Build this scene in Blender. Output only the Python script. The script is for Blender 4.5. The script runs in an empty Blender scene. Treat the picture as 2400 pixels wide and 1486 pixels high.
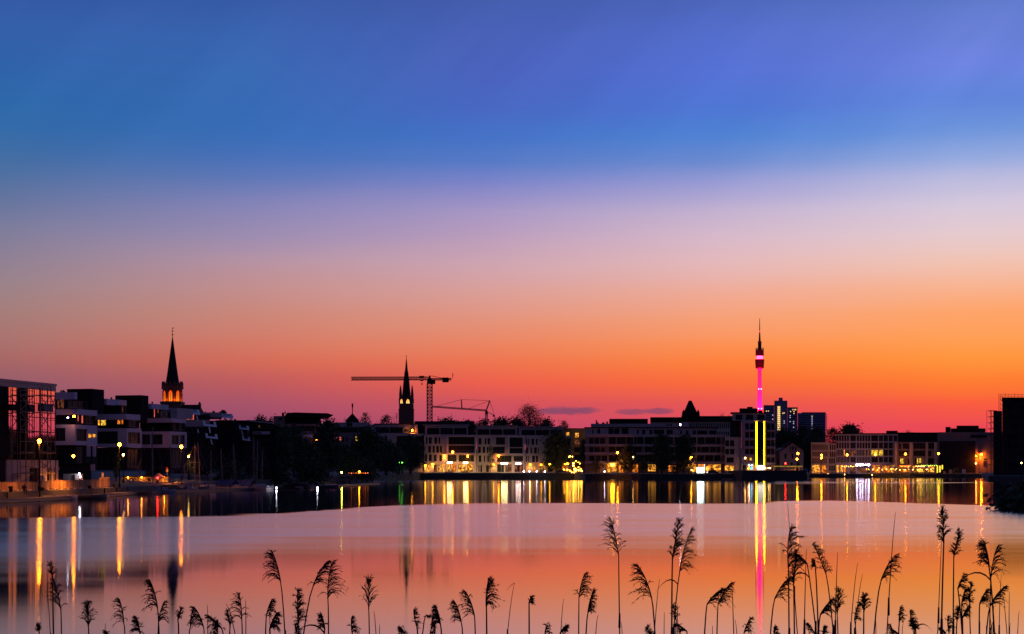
import bpy, math, random
from mathutils import Vector, Matrix
sc = bpy.context.scene
col = sc.collection
# ------------------------------------------------------------------ camera
F, HY, CAMH = 3900.0, 1102.0, 3.5          # focal length in photo pixels, horizon row, eye height above the lake
cam_d = bpy.data.cameras.new("camera"); cam = bpy.data.objects.new("camera", cam_d); col.objects.link(cam)
cam.location = (0, 0, CAMH); cam.rotation_euler = (math.radians(90), 0, 0)
cam_d.sensor_width = 36.0; cam_d.lens = 36.0 * F / 2400.0
cam_d.shift_y = (HY - 743.0) / 2400.0
cam_d.clip_start = 0.1; cam_d.clip_end = 30000
sc.camera = cam
sc.view_settings.view_transform = 'Standard'; sc.view_settings.look = 'None'
sc.view_settings.exposure = 0.0; sc.view_settings.gamma = 1.0
sc.view_settings.use_curve_mapping = False
sc.render.engine = 'CYCLES'
sc.cycles.use_denoising = True
try: sc.cycles.denoiser = 'OPENIMAGEDENOISE'
except Exception: pass
sc.cycles.max_bounces = 6; sc.cycles.diffuse_bounces = 2; sc.cycles.glossy_bounces = 4
sc.cycles.transmission_bounces = 2; sc.cycles.transparent_max_bounces = 4
sc.cycles.sample_clamp_indirect = 8.0; sc.cycles.use_light_tree = True
sc.cycles.caustics_reflective = False; sc.cycles.caustics_refractive = False

def lin(c):
    return tuple((v / 255.0) / 12.92 if v / 255.0 <= 0.04045 else (((v / 255.0) + 0.055) / 1.055) ** 2.4 for v in c)
def lin4(c): return lin(c) + (1.0,)

# ------------------------------------------------------------------ dusk sky: colour by height above the horizon and by bearing from the sunset
SUN_AZ = 25.0                               # degrees right of the camera axis, sun just below the horizon
world = bpy.data.worlds.new("World"); sc.world = world; world.use_nodes = True
wn, wl = world.node_tree.nodes, world.node_tree.links
wn.clear()
def wmath(op, a, b=None, c=None, clamp=False):
    n = wn.new('ShaderNodeMath'); n.operation = op; n.use_clamp = clamp
    for i, v in enumerate((a, b, c)):
        if v is None: continue
        if isinstance(v, (int, float)): n.inputs[i].default_value = v
        else: wl.new(v, n.inputs[i])
    return n.outputs[0]
tc = wn.new('ShaderNodeTexCoord'); sx = wn.new('ShaderNodeSeparateXYZ'); wl.new(tc.outputs['Generated'], sx.inputs[0])
X_, Y_, Z_ = sx.outputs
elev = wmath('MULTIPLY', wmath('ARCSINE', Z_), 180 / math.pi)                # degrees
azim = wmath('MULTIPLY', wmath('ARCTAN2', X_, Y_), 180 / math.pi)
dist = wmath('SUBTRACT', azim, SUN_AZ)
dist = wmath('ABSOLUTE', wmath('WRAP', dist, 180.0, -180.0))                 # 0..180 degrees from the sunset
# gentle unevenness of the bands, plus long faint high streaks
nz = wn.new('ShaderNodeTexNoise'); nz.inputs['Scale'].default_value = 3.0; nz.inputs['Detail'].default_value = 3
mp = wn.new('ShaderNodeMapping'); mp.inputs['Scale'].default_value = (0.8, 0.8, 7.0)
wl.new(tc.outputs['Generated'], mp.inputs[0]); wl.new(mp.outputs[0], nz.inputs['Vector'])
wob = wmath('MULTIPLY', wmath('SUBTRACT', nz.outputs['Fac'], 0.5), 0.9)
el2 = wmath('MAXIMUM', wmath('ADD', elev, wob), 0.0)
fac = wmath('POWER', wmath('DIVIDE', el2, 90.0), 0.5)
def eld(y): return math.degrees(math.atan((HY - y) / F))
SKY = {  # degrees from the sunset: list of (photo row, sRGB)
 10: [(1102,(205,55,80)),(1000,(236,74,84)),(950,(250,92,62)),(900,(254,122,50)),(850,(255,148,60)),(800,(255,158,84)),(740,(254,164,106)),(680,(248,180,146)),
      (620,(240,196,182)),(560,(230,202,206)),(500,(214,200,220)),(440,(186,186,222)),(390,(146,168,222)),(330,(106,146,218)),(270,(96,132,218)),(180,(108,130,222)),(90,(100,124,208)),(0,(84,114,190))],
 18: [(1102,(198,50,82)),(1000,(224,76,94)),(950,(232,86,82)),(900,(250,106,58)),(850,(254,128,60)),(800,(252,144,84)),(740,(246,160,120)),(680,(238,172,154)),
      (620,(228,184,186)),(560,(214,184,202)),(500,(194,176,208)),(440,(154,156,212)),(390,(112,140,208)),(330,(78,130,212)),(270,(78,118,212)),(180,(84,112,212)),(90,(82,108,202)),(0,(74,100,184))],
 26: [(1102,(160,56,92)),(1000,(190,76,104)),(950,(208,82,92)),(900,(236,94,76)),(850,(236,114,80)),(800,(234,130,96)),(740,(226,146,124)),(680,(218,158,152)),
      (620,(206,164,176)),(560,(186,156,188)),(500,(166,150,196)),(440,(124,132,200)),(390,(88,122,198)),(330,(68,114,198)),(270,(72,104,194)),(180,(74,98,188)),(90,(72,96,182)),(0,(68,92,172))],
 34: [(1102,(124,56,90)),(1000,(146,74,106)),(950,(164,82,106)),(900,(188,90,94)),(850,(210,106,88)),(800,(210,120,102)),(740,(202,134,120)),(680,(194,142,142)),
      (620,(180,146,164)),(560,(156,140,176)),(500,(134,132,182)),(440,(98,120,182)),(390,(72,112,184)),(330,(56,108,182)),(270,(54,106,180)),(180,(56,104,178)),(90,(56,98,174)),(0,(54,88,164))],
 42: [(1102,(104,56,82)),(1000,(126,72,98)),(950,(138,86,106)),(900,(150,93,106)),(850,(168,104,102)),(800,(170,116,112)),(740,(164,126,124)),(680,(154,130,138)),
      (620,(142,128,148)),(560,(124,124,156)),(500,(100,116,158)),(440,(78,112,162)),(390,(62,108,164)),(330,(50,106,168)),(270,(46,104,170)),(180,(48,98,170)),(90,(52,94,168)),(0,(50,84,158))],
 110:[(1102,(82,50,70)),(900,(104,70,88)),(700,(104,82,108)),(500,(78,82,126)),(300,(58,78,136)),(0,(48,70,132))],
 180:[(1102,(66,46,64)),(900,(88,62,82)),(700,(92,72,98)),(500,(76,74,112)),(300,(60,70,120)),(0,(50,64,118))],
}
prev_c = None; prev_d = None
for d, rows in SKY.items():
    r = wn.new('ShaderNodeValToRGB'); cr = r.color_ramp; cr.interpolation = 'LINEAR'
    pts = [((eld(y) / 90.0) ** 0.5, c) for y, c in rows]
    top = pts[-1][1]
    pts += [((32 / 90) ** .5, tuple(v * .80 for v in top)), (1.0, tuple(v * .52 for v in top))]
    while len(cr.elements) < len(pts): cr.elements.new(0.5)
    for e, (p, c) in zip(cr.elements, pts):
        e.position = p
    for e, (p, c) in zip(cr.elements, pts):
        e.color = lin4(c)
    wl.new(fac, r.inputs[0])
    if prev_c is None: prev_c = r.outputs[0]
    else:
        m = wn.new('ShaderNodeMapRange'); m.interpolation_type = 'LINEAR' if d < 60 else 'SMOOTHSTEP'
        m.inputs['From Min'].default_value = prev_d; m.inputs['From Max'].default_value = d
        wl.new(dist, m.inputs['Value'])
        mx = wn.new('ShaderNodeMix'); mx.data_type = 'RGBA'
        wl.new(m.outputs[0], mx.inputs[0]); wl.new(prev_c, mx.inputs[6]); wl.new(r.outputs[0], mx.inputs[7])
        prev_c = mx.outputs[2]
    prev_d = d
# faint slanting streaks of high haze (upper sky only)
cmb = wn.new('ShaderNodeCombineXYZ'); 
wl.new(wmath('ADD', wmath('MULTIPLY', azim, 0.035), wmath('MULTIPLY', elev, 0.035)), cmb.inputs[0])
wl.new(wmath('SUBTRACT', wmath('MULTIPLY', elev, 0.22), wmath('MULTIPLY', azim, 0.20)), cmb.inputs[1])
ns = wn.new('ShaderNodeTexNoise'); ns.inputs['Scale'].default_value = 1.6; ns.inputs['Detail'].default_value = 4; ns.inputs['Roughness'].default_value = .55
wl.new(cmb.outputs[0], ns.inputs['Vector'])
hi = wn.new('ShaderNodeMapRange'); hi.inputs['From Min'].default_value = 8.5; hi.inputs['From Max'].default_value = 13.0; wl.new(elev, hi.inputs['Value'])
stk = wmath('MULTIPLY', wmath('MULTIPLY', wmath('SUBTRACT', ns.outputs['Fac'], 0.5), 0.30), hi.outputs[0])
stc = wn.new('ShaderNodeMix'); stc.data_type = 'RGBA'; stc.blend_type = 'MULTIPLY'; stc.inputs[0].default_value = 1.0
g1 = wn.new('ShaderNodeCombineXYZ')
wl.new(wmath('ADD', 1.0, wmath('MULTIPLY', stk, 1.5)), g1.inputs[0]); wl.new(wmath('ADD', 1.0, stk), g1.inputs[1]); wl.new(wmath('ADD', 1.0, wmath('MULTIPLY', stk, .7)), g1.inputs[2])
wl.new(prev_c, stc.inputs[6]); wl.new(g1.outputs[0], stc.inputs[7])
skyc = stc.outputs[2]
# two small flat clouds low over the roofs
def cloud(skyc, px, py, wpx, hpx, seed, amt):
    a0 = math.degrees(math.atan((px - 1200) / F)); e0 = eld(py)
    wd, hd = wpx / F * 57.3, hpx / F * 57.3
    n = wn.new('ShaderNodeTexNoise'); n.noise_dimensions = '3D'; n.inputs['Scale'].default_value = 1.0; n.inputs['Detail'].default_value = 4
    c = wn.new('ShaderNodeCombineXYZ'); wl.new(wmath('MULTIPLY', azim, 1.9), c.inputs[0]); wl.new(wmath('MULTIPLY', elev, 5.0), c.inputs[1]); c.inputs[2].default_value = seed
    wl.new(c.outputs[0], n.inputs['Vector'])
    u = wmath('DIVIDE', wmath('SUBTRACT', azim, a0), wd); v = wmath('DIVIDE', wmath('SUBTRACT', elev, e0), hd)
    v = wmath('ADD', v, wmath('MULTIPLY', wmath('SUBTRACT', n.outputs['Fac'], .5), 1.6))
    rr = wmath('ADD', wmath('MULTIPLY', u, u), wmath('MULTIPLY', v, v))
    m = wn.new('ShaderNodeMapRange'); m.interpolation_type = 'SMOOTHSTEP'
    m.inputs['From Min'].default_value = 1.2; m.inputs['From Max'].default_value = .25; m.inputs['To Max'].default_value = amt
    wl.new(rr, m.inputs['Value'])
    mx = wn.new('ShaderNodeMix'); mx.data_type = 'RGBA'; wl.new(m.outputs[0], mx.inputs[0]); wl.new(skyc, mx.inputs[6]); mx.inputs[7].default_value = lin4((128, 72, 104))
    return mx.outputs[2]
skyc = cloud(skyc, 1328, 963, 85, 11, 2.0, .85)
skyc = cloud(skyc, 1478, 966, 40, 8, 5.0, .7)
skyc = cloud(skyc, 1543, 964, 40, 8, 9.3, .75)
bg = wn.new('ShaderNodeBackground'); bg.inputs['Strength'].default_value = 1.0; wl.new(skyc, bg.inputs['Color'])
# the physical after-sunset sky adds a trace of airlight (sun below the horizon, no disc)
ns_ = wn.new('ShaderNodeTexSky'); ns_.sky_type = 'NISHITA'; ns_.sun_disc = False
ns_.sun_elevation = math.radians(-3.0); ns_.sun_rotation = math.radians(SUN_AZ)
bg2 = wn.new('ShaderNodeBackground'); bg2.inputs['Strength'].default_value = 0.006; wl.new(ns_.outputs[0], bg2.inputs['Color'])
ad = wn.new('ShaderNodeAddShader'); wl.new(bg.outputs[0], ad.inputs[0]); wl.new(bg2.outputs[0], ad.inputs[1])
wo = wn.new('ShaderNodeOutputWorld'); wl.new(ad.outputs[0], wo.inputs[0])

# ------------------------------------------------------------------ helpers
def PX(px, D): return (px - 1200.0) / F * D
def PZ(py, D): return CAMH - (py - HY) / F * D
def PT(px, py, D): return Vector((PX(px, D), D, PZ(py, D)))
WL = {}                                     # world location of every object made here
def tag(o, label=None, cat=None, group=None, kind=None):
    if label: o["label"] = label
    if cat: o["category"] = cat
    if group: o["group"] = group
    if kind: o["kind"] = kind
    return o
def thing(name, label, cat, loc, group=None):
    o = bpy.data.objects.new(name, None); col.objects.link(o); o.location = loc; o.empty_display_size = 0.3
    WL[o] = Vector(loc)
    return tag(o, label, cat, group)
def place(name, me, parent=None, loc=(0, 0, 0), scale=(1, 1, 1), rz=0.0):
    o = bpy.data.objects.new(name, me); col.objects.link(o); loc = Vector(loc)
    if parent is not None:
        o.parent = parent; o.location = loc - WL[parent]
    else: o.location = loc
    o.scale = scale; o.rotation_euler = (0, 0, rz); WL[o] = loc
    return o
class MB:
    def __init__(s): s.v, s.f, s.sm = [], [], False
    def quad(s, a, b, c, d):
        n = len(s.v); s.v += [tuple(a), tuple(b), tuple(c), tuple(d)]; s.f.append((n, n + 1, n + 2, n + 3)); return s
    def poly(s, pts):
        n = len(s.v); s.v += [tuple(p) for p in pts]; s.f.append(tuple(range(n, n + len(pts)))); return s
    def prism(s, base, up):
        """closed prism on polygon base (counter-clockwise seen from 'up')"""
        n, k = len(s.v), len(base); up = Vector(up)
        s.v += [tuple(p) for p in base] + [tuple(Vector(p) + up) for p in base]
        s.f.append(tuple(n + i for i in reversed(range(k)))); s.f.append(tuple(n + k + i for i in range(k)))
        for i in range(k):
            j = (i + 1) % k; s.f.append((n + i, n + j, n + k + j, n + k + i))
        return s
    def box(s, x0, x1, y0, y1, z0, z1):
        return s.prism([(x0, y0, z0), (x1, y0, z0), (x1, y1, z0), (x0, y1, z0)], (0, 0, z1 - z0))
    def obox(s, c, u, v, lu, lv, z0, z1):
        """box with corner c (xy), horizontal unit axes u, v"""
        c = Vector((c[0], c[1], z0)); u = Vector((u[0], u[1], 0)) * lu; v = Vector((v[0], v[1], 0)) * lv
        b = [c, c + u, c + u + v, c + v]
        if u.cross(v).z < 0: b.reverse()
        return s.prism(b, (0, 0, z1 - z0))
    def bar(s, a, b, w, h=None):
        a, b = Vector(a), Vector(b); h = h or w; d = (b - a)
        if d.length < 1e-6: return s
        d.normalize(); r = d.cross(Vector((0, 0, 1)))
        if r.length < 1e-3: r = Vector((1, 0, 0))
        r.normalize(); t = r.cross(d); r *= w / 2; t *= h / 2; n = len(s.v)
        for p in (a, b): s.v += [tuple(p - r - t), tuple(p + r - t), tuple(p + r + t), tuple(p - r + t)]
        s.f += [(n + 3, n + 2, n + 1, n), (n + 4, n + 5, n + 6, n + 7)] + [(n + i, n + (i + 1) % 4, n + 4 + (i + 1) % 4, n + 4 + i) for i in range(4)]
        return s
    def tube(s, pts, rad, k=6, cap=True):
        pts = [Vector(p) for p in pts]
        if isinstance(rad, (int, float)): rad = [rad] * len(pts)
        n0 = len(s.v)
        for i, p in enumerate(pts):
            d = (pts[min(i + 1, len(pts) - 1)] - pts[max(i - 1, 0)]).normalized()
            r = d.cross(Vector((0, 1, 0)) if abs(d.y) < .9 else Vector((1, 0, 0))).normalized(); t = d.cross(r)
            for j in range(k):
                a = 2 * math.pi * j / k; s.v.append(tuple(p + (r * math.cos(a) + t * math.sin(a)) * rad[i]))
        for i in range(len(pts) - 1):
            for j in range(k):
                a, b = n0 + i * k + j, n0 + i * k + (j + 1) % k; s.f.append((a, b, b + k, a + k))
        if cap:
            s.f.append(tuple(n0 + j for j in reversed(range(k)))); s.f.append(tuple(n0 + (len(pts) - 1) * k + j for j in range(k)))
        return s
    def lathe(s, c, prof, k=16, rot=0.0):
        """surface of revolution about the vertical through c; prof = [(radius, z)] from the bottom up"""
        n0 = len(s.v); cx, cy = c[0], c[1]
        for r, z in prof:
            for j in range(k):
                a = rot + 2 * math.pi * j / k; s.v.append((cx + r * math.cos(a), cy + r * math.sin(a), z))
        for i in range(len(prof) - 1):
            for j in range(k):
                a, b = n0 + i * k + j, n0 + i * k + (j + 1) % k; s.f.append((a, b, b + k, a + k))
        s.f.append(tuple(n0 + j for j in reversed(range(k)))); s.f.append(tuple(n0 + (len(prof) - 1) * k + j for j in range(k)))
        return s
    def ball(s, c, r, k=10, m=6, sz=1.0):
        return s.lathe(c, [(max(1e-3, r * math.sin(math.pi * i / m)), c[2] - r * sz * math.cos(math.pi * i / m)) for i in range(m + 1)], k)
    def lattice(s, a, b, w, n, t, tri=False):
        """lattice mast/boom with square (or triangular) section from a to b"""
        a, b = Vector(a), Vector(b); d = (b - a).normalized()
        r = d.cross(Vector((0, 0, 1)));  r = Vector((1, 0, 0)) if r.length < 1e-3 else r.normalized(); q = r.cross(d).normalized()
        cs = [r * -w / 2 - q * w / 2, r * w / 2 - q * w / 2, q * w * .55] if tri else [(r * i + q * j) * w / 2 for i, j in ((-1, -1), (1, -1), (1, 1), (-1, 1))]
        for c in cs: s.bar(a + c, b + c, t * 1.5)
        k = len(cs)
        for i in range(n):
            p, e = a + (b - a) * (i / n), a + (b - a) * ((i + 1) / n)
            for j in range(k):
                c0, c1 = cs[j], cs[(j + 1) % k]
                if i % 2: c0, c1 = c1, c0
                s.bar(p + c0, e + c1, t); s.bar(p + c0, p + c1, t)
        return s
    def mesh(s, name, m, smooth=False):
        me = bpy.data.meshes.new(name); me.from_pydata(s.v, [], s.f); me.materials.append(m)
        if smooth: me.polygons.foreach_set('use_smooth', [True] * len(me.polygons))
        me.update(); return me
    def build(s, name, m, parent=None, smooth=False):
        xs = [p[0] for p in s.v]; ys = [p[1] for p in s.v]; zs = [p[2] for p in s.v]
        c = Vector(((min(xs) + max(xs)) / 2, (min(ys) + max(ys)) / 2, min(zs)))
        s.v = [(p[0] - c.x, p[1] - c.y, p[2] - c.z) for p in s.v]
        return place(name, s.mesh(name, m, smooth), parent, c)

MATS = {}
def mat(name, rgb=(.5, .5, .5), rough=.8, var=.18, scale=1.5, metal=0.0, bump=0.0, spec=.5, rnd=0.0):
    """plain surface with procedural mottling; rgb is linear"""
    if name in MATS: return MATS[name]
    m = bpy.data.materials.new(name); m.use_nodes = True; nt = m.node_tree; n, l = nt.nodes, nt.links
    p = n['Principled BSDF']; p.inputs['Roughness'].default_value = rough; p.inputs['Metallic'].default_value = metal
    p.inputs['Specular IOR Level'].default_value = spec
    t = n.new('ShaderNodeTexCoord'); g = n.new('ShaderNodeTexNoise'); g.inputs['Scale'].default_value = scale; g.inputs['Detail'].default_value = 5
    l.new(t.outputs['Object'], g.inputs['Vector'])
    r = n.new('ShaderNodeMapRange'); r.inputs['To Min'].default_value = 1 - var; r.inputs['To Max'].default_value = 1 + var
    r.inputs['From Min'].default_value = .3; r.inputs['From Max'].default_value = .7
    l.new(g.outputs['Fac'], r.inputs['Value']); v = r.outputs[0]
    if rnd:
        oi = n.new('ShaderNodeObjectInfo'); q = n.new('ShaderNodeMapRange'); q.inputs['To Min'].default_value = 1 - rnd; q.inputs['To Max'].default_value = 1 + rnd
        l.new(oi.outputs['Random'], q.inputs['Value']); mm = n.new('ShaderNodeMath'); mm.operation = 'MULTIPLY'; l.new(v, mm.inputs[0]); l.new(q.outputs[0], mm.inputs[1]); v = mm.outputs[0]
    x = n.new('ShaderNodeMix'); x.data_type = 'RGBA'; x.blend_type = 'MULTIPLY'; x.inputs[0].default_value = 1.0
    x.inputs[6].default_value = (*rgb, 1); l.new(v, x.inputs[7]); l.new(x.outputs[2], p.inputs['Base Color'])
    if bump:
        b = n.new('ShaderNodeBump'); b.inputs['Strength'].default_value = bump; l.new(g.outputs['Fac'], b.inputs['Height']); l.new(b.outputs[0], p.inputs['Normal'])
    MATS[name] = m; return m
def emit(name, rgb=(255, 255, 255), strength=1.0, var=0.0, scale=1.0, dark=None):
    """something that gives off light: lamp glass, lit room behind a pane, neon tube, painted reflection (rgb is sRGB 0-255)"""
    if name in MATS: return MATS[name]
    m = bpy.data.materials.new(name); m.use_nodes = True; nt = m.node_tree; n, l = nt.nodes, nt.links
    n.remove(n['Principled BSDF']); e = n.new('ShaderNodeEmission'); e.inputs['Color'].default_value = lin4(rgb); e.inputs['Strength'].default_value = strength
    if var:
        t = n.new('ShaderNodeTexCoord'); oi = n.new('ShaderNodeObjectInfo'); ad = n.new('ShaderNodeVectorMath'); ad.operation = 'ADD'
        cb = n.new('ShaderNodeCombineXYZ'); k = n.new('ShaderNodeMath'); k.operation = 'MULTIPLY'; k.inputs[1].default_value = 57.0
        l.new(oi.outputs['Random'], k.inputs[0]); l.new(k.outputs[0], cb.inputs[0]); l.new(t.outputs['Generated'], ad.inputs[0]); l.new(cb.outputs[0], ad.inputs[1])
        g = n.new('ShaderNodeTexNoise'); g.inputs['Scale'].default_value = scale; g.inputs['Detail'].default_value = 3; l.new(ad.outputs[0], g.inputs['Vector'])
        r = n.new('ShaderNodeMapRange'); r.inputs['From Min'].default_value = .35; r.inputs['From Max'].default_value = .65
        r.inputs['To Min'].default_value = strength * (1 - var); r.inputs['To Max'].default_value = strength * (1 + var)
        l.new(g.outputs['Fac'], r.inputs['Value']); l.new(r.outputs[0], e.inputs['Strength'])
        if dark:
            x = n.new('ShaderNodeMix'); x.data_type = 'RGBA'; r2 = n.new('ShaderNodeMapRange'); r2.inputs['From Min'].default_value = .35; r2.inputs['From Max'].default_value = .62
            l.new(g.outputs['Fac'], r2.inputs['Value']); l.new(r2.outputs[0], x.inputs[0]); x.inputs[6].default_value = lin4(dark); x.inputs[7].default_value = lin4(rgb)
            l.new(x.outputs[2], e.inputs['Color'])
    l.new(e.outputs[0], n['Material Output'].inputs[0]); MATS[name] = m; return m
# ------------------------------------------------------------------ water
def water_material():
    m = bpy.data.materials.new("lake_water"); m.use_nodes = True; nt = m.node_tree; n, l = nt.nodes, nt.links
    n.remove(n['Principled BSDF']); p = n.new('ShaderNodeBsdfGlossy'); p.distribution = 'BECKMANN'; p.inputs['Color'].default_value = (.93, .97, 1, 1); p.inputs['Anisotropy'].default_value = .4
    tg_ = n.new('ShaderNodeCombineXYZ'); tg_.inputs[0].default_value = 1.0; l.new(tg_.outputs[0], p.inputs['Tangent'])
    df = n.new('ShaderNodeBsdfDiffuse'); df.inputs['Color'].default_value = (.075, .09, .115, 1); fr_ = n.new('ShaderNodeFresnel'); fr_.inputs['IOR'].default_value = 1.7
    pw_ = n.new('ShaderNodeMath'); pw_.operation = 'POWER'; l.new(fr_.outputs[0], pw_.inputs[0]); pw_.inputs[1].default_value = .55
    mx_ = n.new('ShaderNodeMixShader'); l.new(pw_.outputs[0], mx_.inputs[0]); l.new(df.outputs[0], mx_.inputs[1]); l.new(p.outputs[0], mx_.inputs[2]); l.new(mx_.outputs[0], n['Material Output'].inputs[0])
    def mth(op, a, b=None, c=None, clamp=False):
        q = n.new('ShaderNodeMath'); q.operation = op; q.use_clamp = clamp
        for i, v in enumerate((a, b, c)):
            if v is None: continue
            if isinstance(v, (int, float)): q.inputs[i].default_value = v
            else: l.new(v, q.inputs[i])
        return q.outputs[0]
    g = n.new('ShaderNodeNewGeometry'); s = n.new('ShaderNodeSeparateXYZ'); l.new(g.outputs['Position'], s.inputs[0]); x, y, _ = s.outputs
    nz = n.new('ShaderNodeTexNoise'); nz.inputs['Scale'].default_value = .05; nz.inputs['Detail'].default_value = 4
    mp = n.new('ShaderNodeMapping'); mp.inputs['Scale'].default_value = (.35, 1.0, 1.0); l.new(g.outputs['Position'], mp.inputs[0]); l.new(mp.outputs[0], nz.inputs['Vector'])
    wob = mth('SUBTRACT', nz.outputs['Fac'], .5)
    # far edge of the breeze-ruffled reach: a curve across the lake
    fc = n.new('ShaderNodeFloatCurve'); cv = fc.mapping.curves[0]
    pts = [(-60, 112), (-38, 120), (-20, 131), (-15, 152), (-9, 172), (8, 176), (25, 176), (36, 190), (46, 168), (56, 140), (70, 120)]
    while len(cv.points) < len(pts): cv.points.new(.5, .5)
    for q, (a, b) in zip(cv.points, pts): q.location = ((a + 60) / 130, b / 300)
    fc.mapping.update()
    l.new(mth('DIVIDE', mth('ADD', x, 60), 130, clamp=True), fc.inputs['Value'])
    n5 = n.new('ShaderNodeTexNoise'); n5.inputs['Scale'].default_value = 1.0; n5.inputs['Detail'].default_value = 5; n5.inputs['Roughness'].default_value = .62
    m5 = n.new('ShaderNodeMapping'); m5.inputs['Scale'].default_value = (.05, .35, 1.0); l.new(g.outputs['Position'], m5.inputs[0]); l.new(m5.outputs[0], n5.inputs['Vector'])
    rag = mth('SUBTRACT', n5.outputs['Fac'], .5)
    edge = mth('ADD', mth('MULTIPLY', fc.outputs[0], 300), mth('ADD', mth('MULTIPLY', wob, 12), mth('MULTIPLY', rag, 26)))
    far = n.new('ShaderNodeMapRange'); far.interpolation_type = 'SMOOTHSTEP'; l.new(mth('SUBTRACT', y, edge), far.inputs['Value'])
    far.inputs['From Min'].default_value = -3; far.inputs['From Max'].default_value = 3        # 1 = beyond the ruffled reach
    near = n.new('ShaderNodeMapRange'); near.interpolation_type = 'SMOOTHSTEP'; lf = n.new('ShaderNodeMapRange'); lf.interpolation_type = 'SMOOTHSTEP'; l.new(x, lf.inputs['Value']); lf.inputs['From Min'].default_value = -9.5; lf.inputs['From Max'].default_value = -18; lf.inputs['To Max'].default_value = 20
    l.new(mth('ADD', mth('ADD', y, lf.outputs[0]), mth('MULTIPLY', wob, 40)), near.inputs['Value'])
    near.inputs['From Min'].default_value = 52; near.inputs['From Max'].default_value = 96      # 0 = calm by the near shore
    ruf = mth('MULTIPLY', near.outputs[0], mth('SUBTRACT', 1.0, far.outputs[0]))
    # thin cat's-paw strips on the calm far water
    n2 = n.new('ShaderNodeTexNoise'); n2.inputs['Scale'].default_value = 1.0; n2.inputs['Detail'].default_value = 2
    m2 = n.new('ShaderNodeMapping'); m2.inputs['Scale'].default_value = (.006, .03, 1.0); l.new(g.outputs['Position'], m2.inputs[0]); l.new(m2.outputs[0], n2.inputs['Vector'])
    st = n.new('ShaderNodeMapRange'); st.interpolation_type = 'SMOOTHSTEP'; l.new(n2.outputs['Fac'], st.inputs['Value'])
    st.inputs['From Min'].default_value = .60; st.inputs['From Max'].default_value = .66
    stf = mth('MULTIPLY', mth('MULTIPLY', st.outputs[0], far.outputs[0]), mth('GREATER_THAN', y, 360))
    base = mth('ADD', mth('ADD', .066, mth('MULTIPLY', far.outputs[0], .022)), mth('MULTIPLY', rag, .05))
    rg = mth('ADD', base, mth('MULTIPLY', ruf, mth('ADD', .15, mth('MULTIPLY', rag, .10)))); rg = mth('ADD', rg, mth('MULTIPLY', stf, .15))
    cl = n.new('ShaderNodeMapRange'); cl.interpolation_type = 'SMOOTHSTEP'; l.new(y, cl.inputs['Value']); cl.inputs['From Min'].default_value = 52; cl.inputs['From Max'].default_value = 30; rg = mth('ADD', rg, mth('MULTIPLY', cl.outputs[0], .06))
    rg = mth('MULTIPLY', rg, .79)
    l.new(rg, p.inputs['Roughness'])
    # small ripples, long across the view
    n3 = n.new('ShaderNodeTexNoise'); n3.inputs['Scale'].default_value = 1.0; n3.inputs['Detail'].default_value = 3
    m3 = n.new('ShaderNodeMapping'); m3.inputs['Scale'].default_value = (.25, 1.1, 1.0); l.new(g.outputs['Position'], m3.inputs[0]); l.new(m3.outputs[0], n3.inputs['Vector'])
    b = n.new('ShaderNodeBump'); b.inputs['Distance'].default_value = .02; l.new(n3.outputs['Fac'], b.inputs['Height'])
    l.new(mth('ADD', .02, mth('MULTIPLY', ruf, .05)), b.inputs['Strength']); l.new(b.outputs[0], p.inputs['Normal'])
    return m
w = MB(); w.quad((-900, -60, 0), (900, -60, 0), (900, 1400, 0), (-900, 1400, 0))
tag(w.build('water', water_material()), 'still lake at dusk mirroring the sky and the lit waterfront', kind='structure')
# ------------------------------------------------------------------ land: one sheet from the quays to the horizon
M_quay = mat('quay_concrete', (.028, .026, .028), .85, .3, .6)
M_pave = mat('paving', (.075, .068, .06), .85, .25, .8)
QUAY = [(-2600, 120, 1.05), (-700, 150, 1.05), (0, 185, 1.05), (150, 207, 1.05), (300, 241, 1.05), (430, 286, 1.1), (560, 335, 1.3), (700, 395, 1.6), (840, 500, 2.0), (930, 600, 2.2),
        (985, 668, 2.26), (1180, 682, 2.26), (1345, 675, 2.26), (1372, 612, 2.1), (1500, 596, 2.1), (1738, 588, 2.1), (1892, 590, 2.1), (1897, 815, 1.65), (2100, 828, 1.65), (2300, 800, 1.65),
        (2309, 640, 1.6), (2316, 546, 1.6), (2500, 500, 1.6), (2900, 420, 1.5), (4500, 300, 1.5)]
w = MB(); q = MB()
for (a, da, za), (b, db, zb) in zip(QUAY, QUAY[1:]):
    A, B = Vector((PX(a, da), da, za)), Vector((PX(b, db), db, zb))
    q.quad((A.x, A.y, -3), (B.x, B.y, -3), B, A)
    A2, B2 = Vector((PX(a, da + 60), da + 60, 2.25)), Vector((PX(b, db + 60), db + 60, 2.25))
    A3, B3 = Vector((PX(a, 9000), 9000, 3.0)), Vector((PX(b, 9000), 9000, 3.0))
    w.quad(A, B, B2, A2); w.quad(A2, B2, B3, A3)
g = tag(w.build('ground', M_pave), 'dark promenade and town ground behind the quay edge', kind='structure')
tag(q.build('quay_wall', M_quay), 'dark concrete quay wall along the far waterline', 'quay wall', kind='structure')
w = MB(); x0, x1 = PX(1738, 569), PX(1890, 569)
w.box(x0, x1, 569, 604, -3, 3.15); w.box(x0 - .1, x1 + .1, 568.8, 604.2, 3.15, 3.4)
tag(w.build('pier', M_quay), 'dark block of quay jutting into the lake below the yellow light strips', 'pier', kind='structure')
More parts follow.
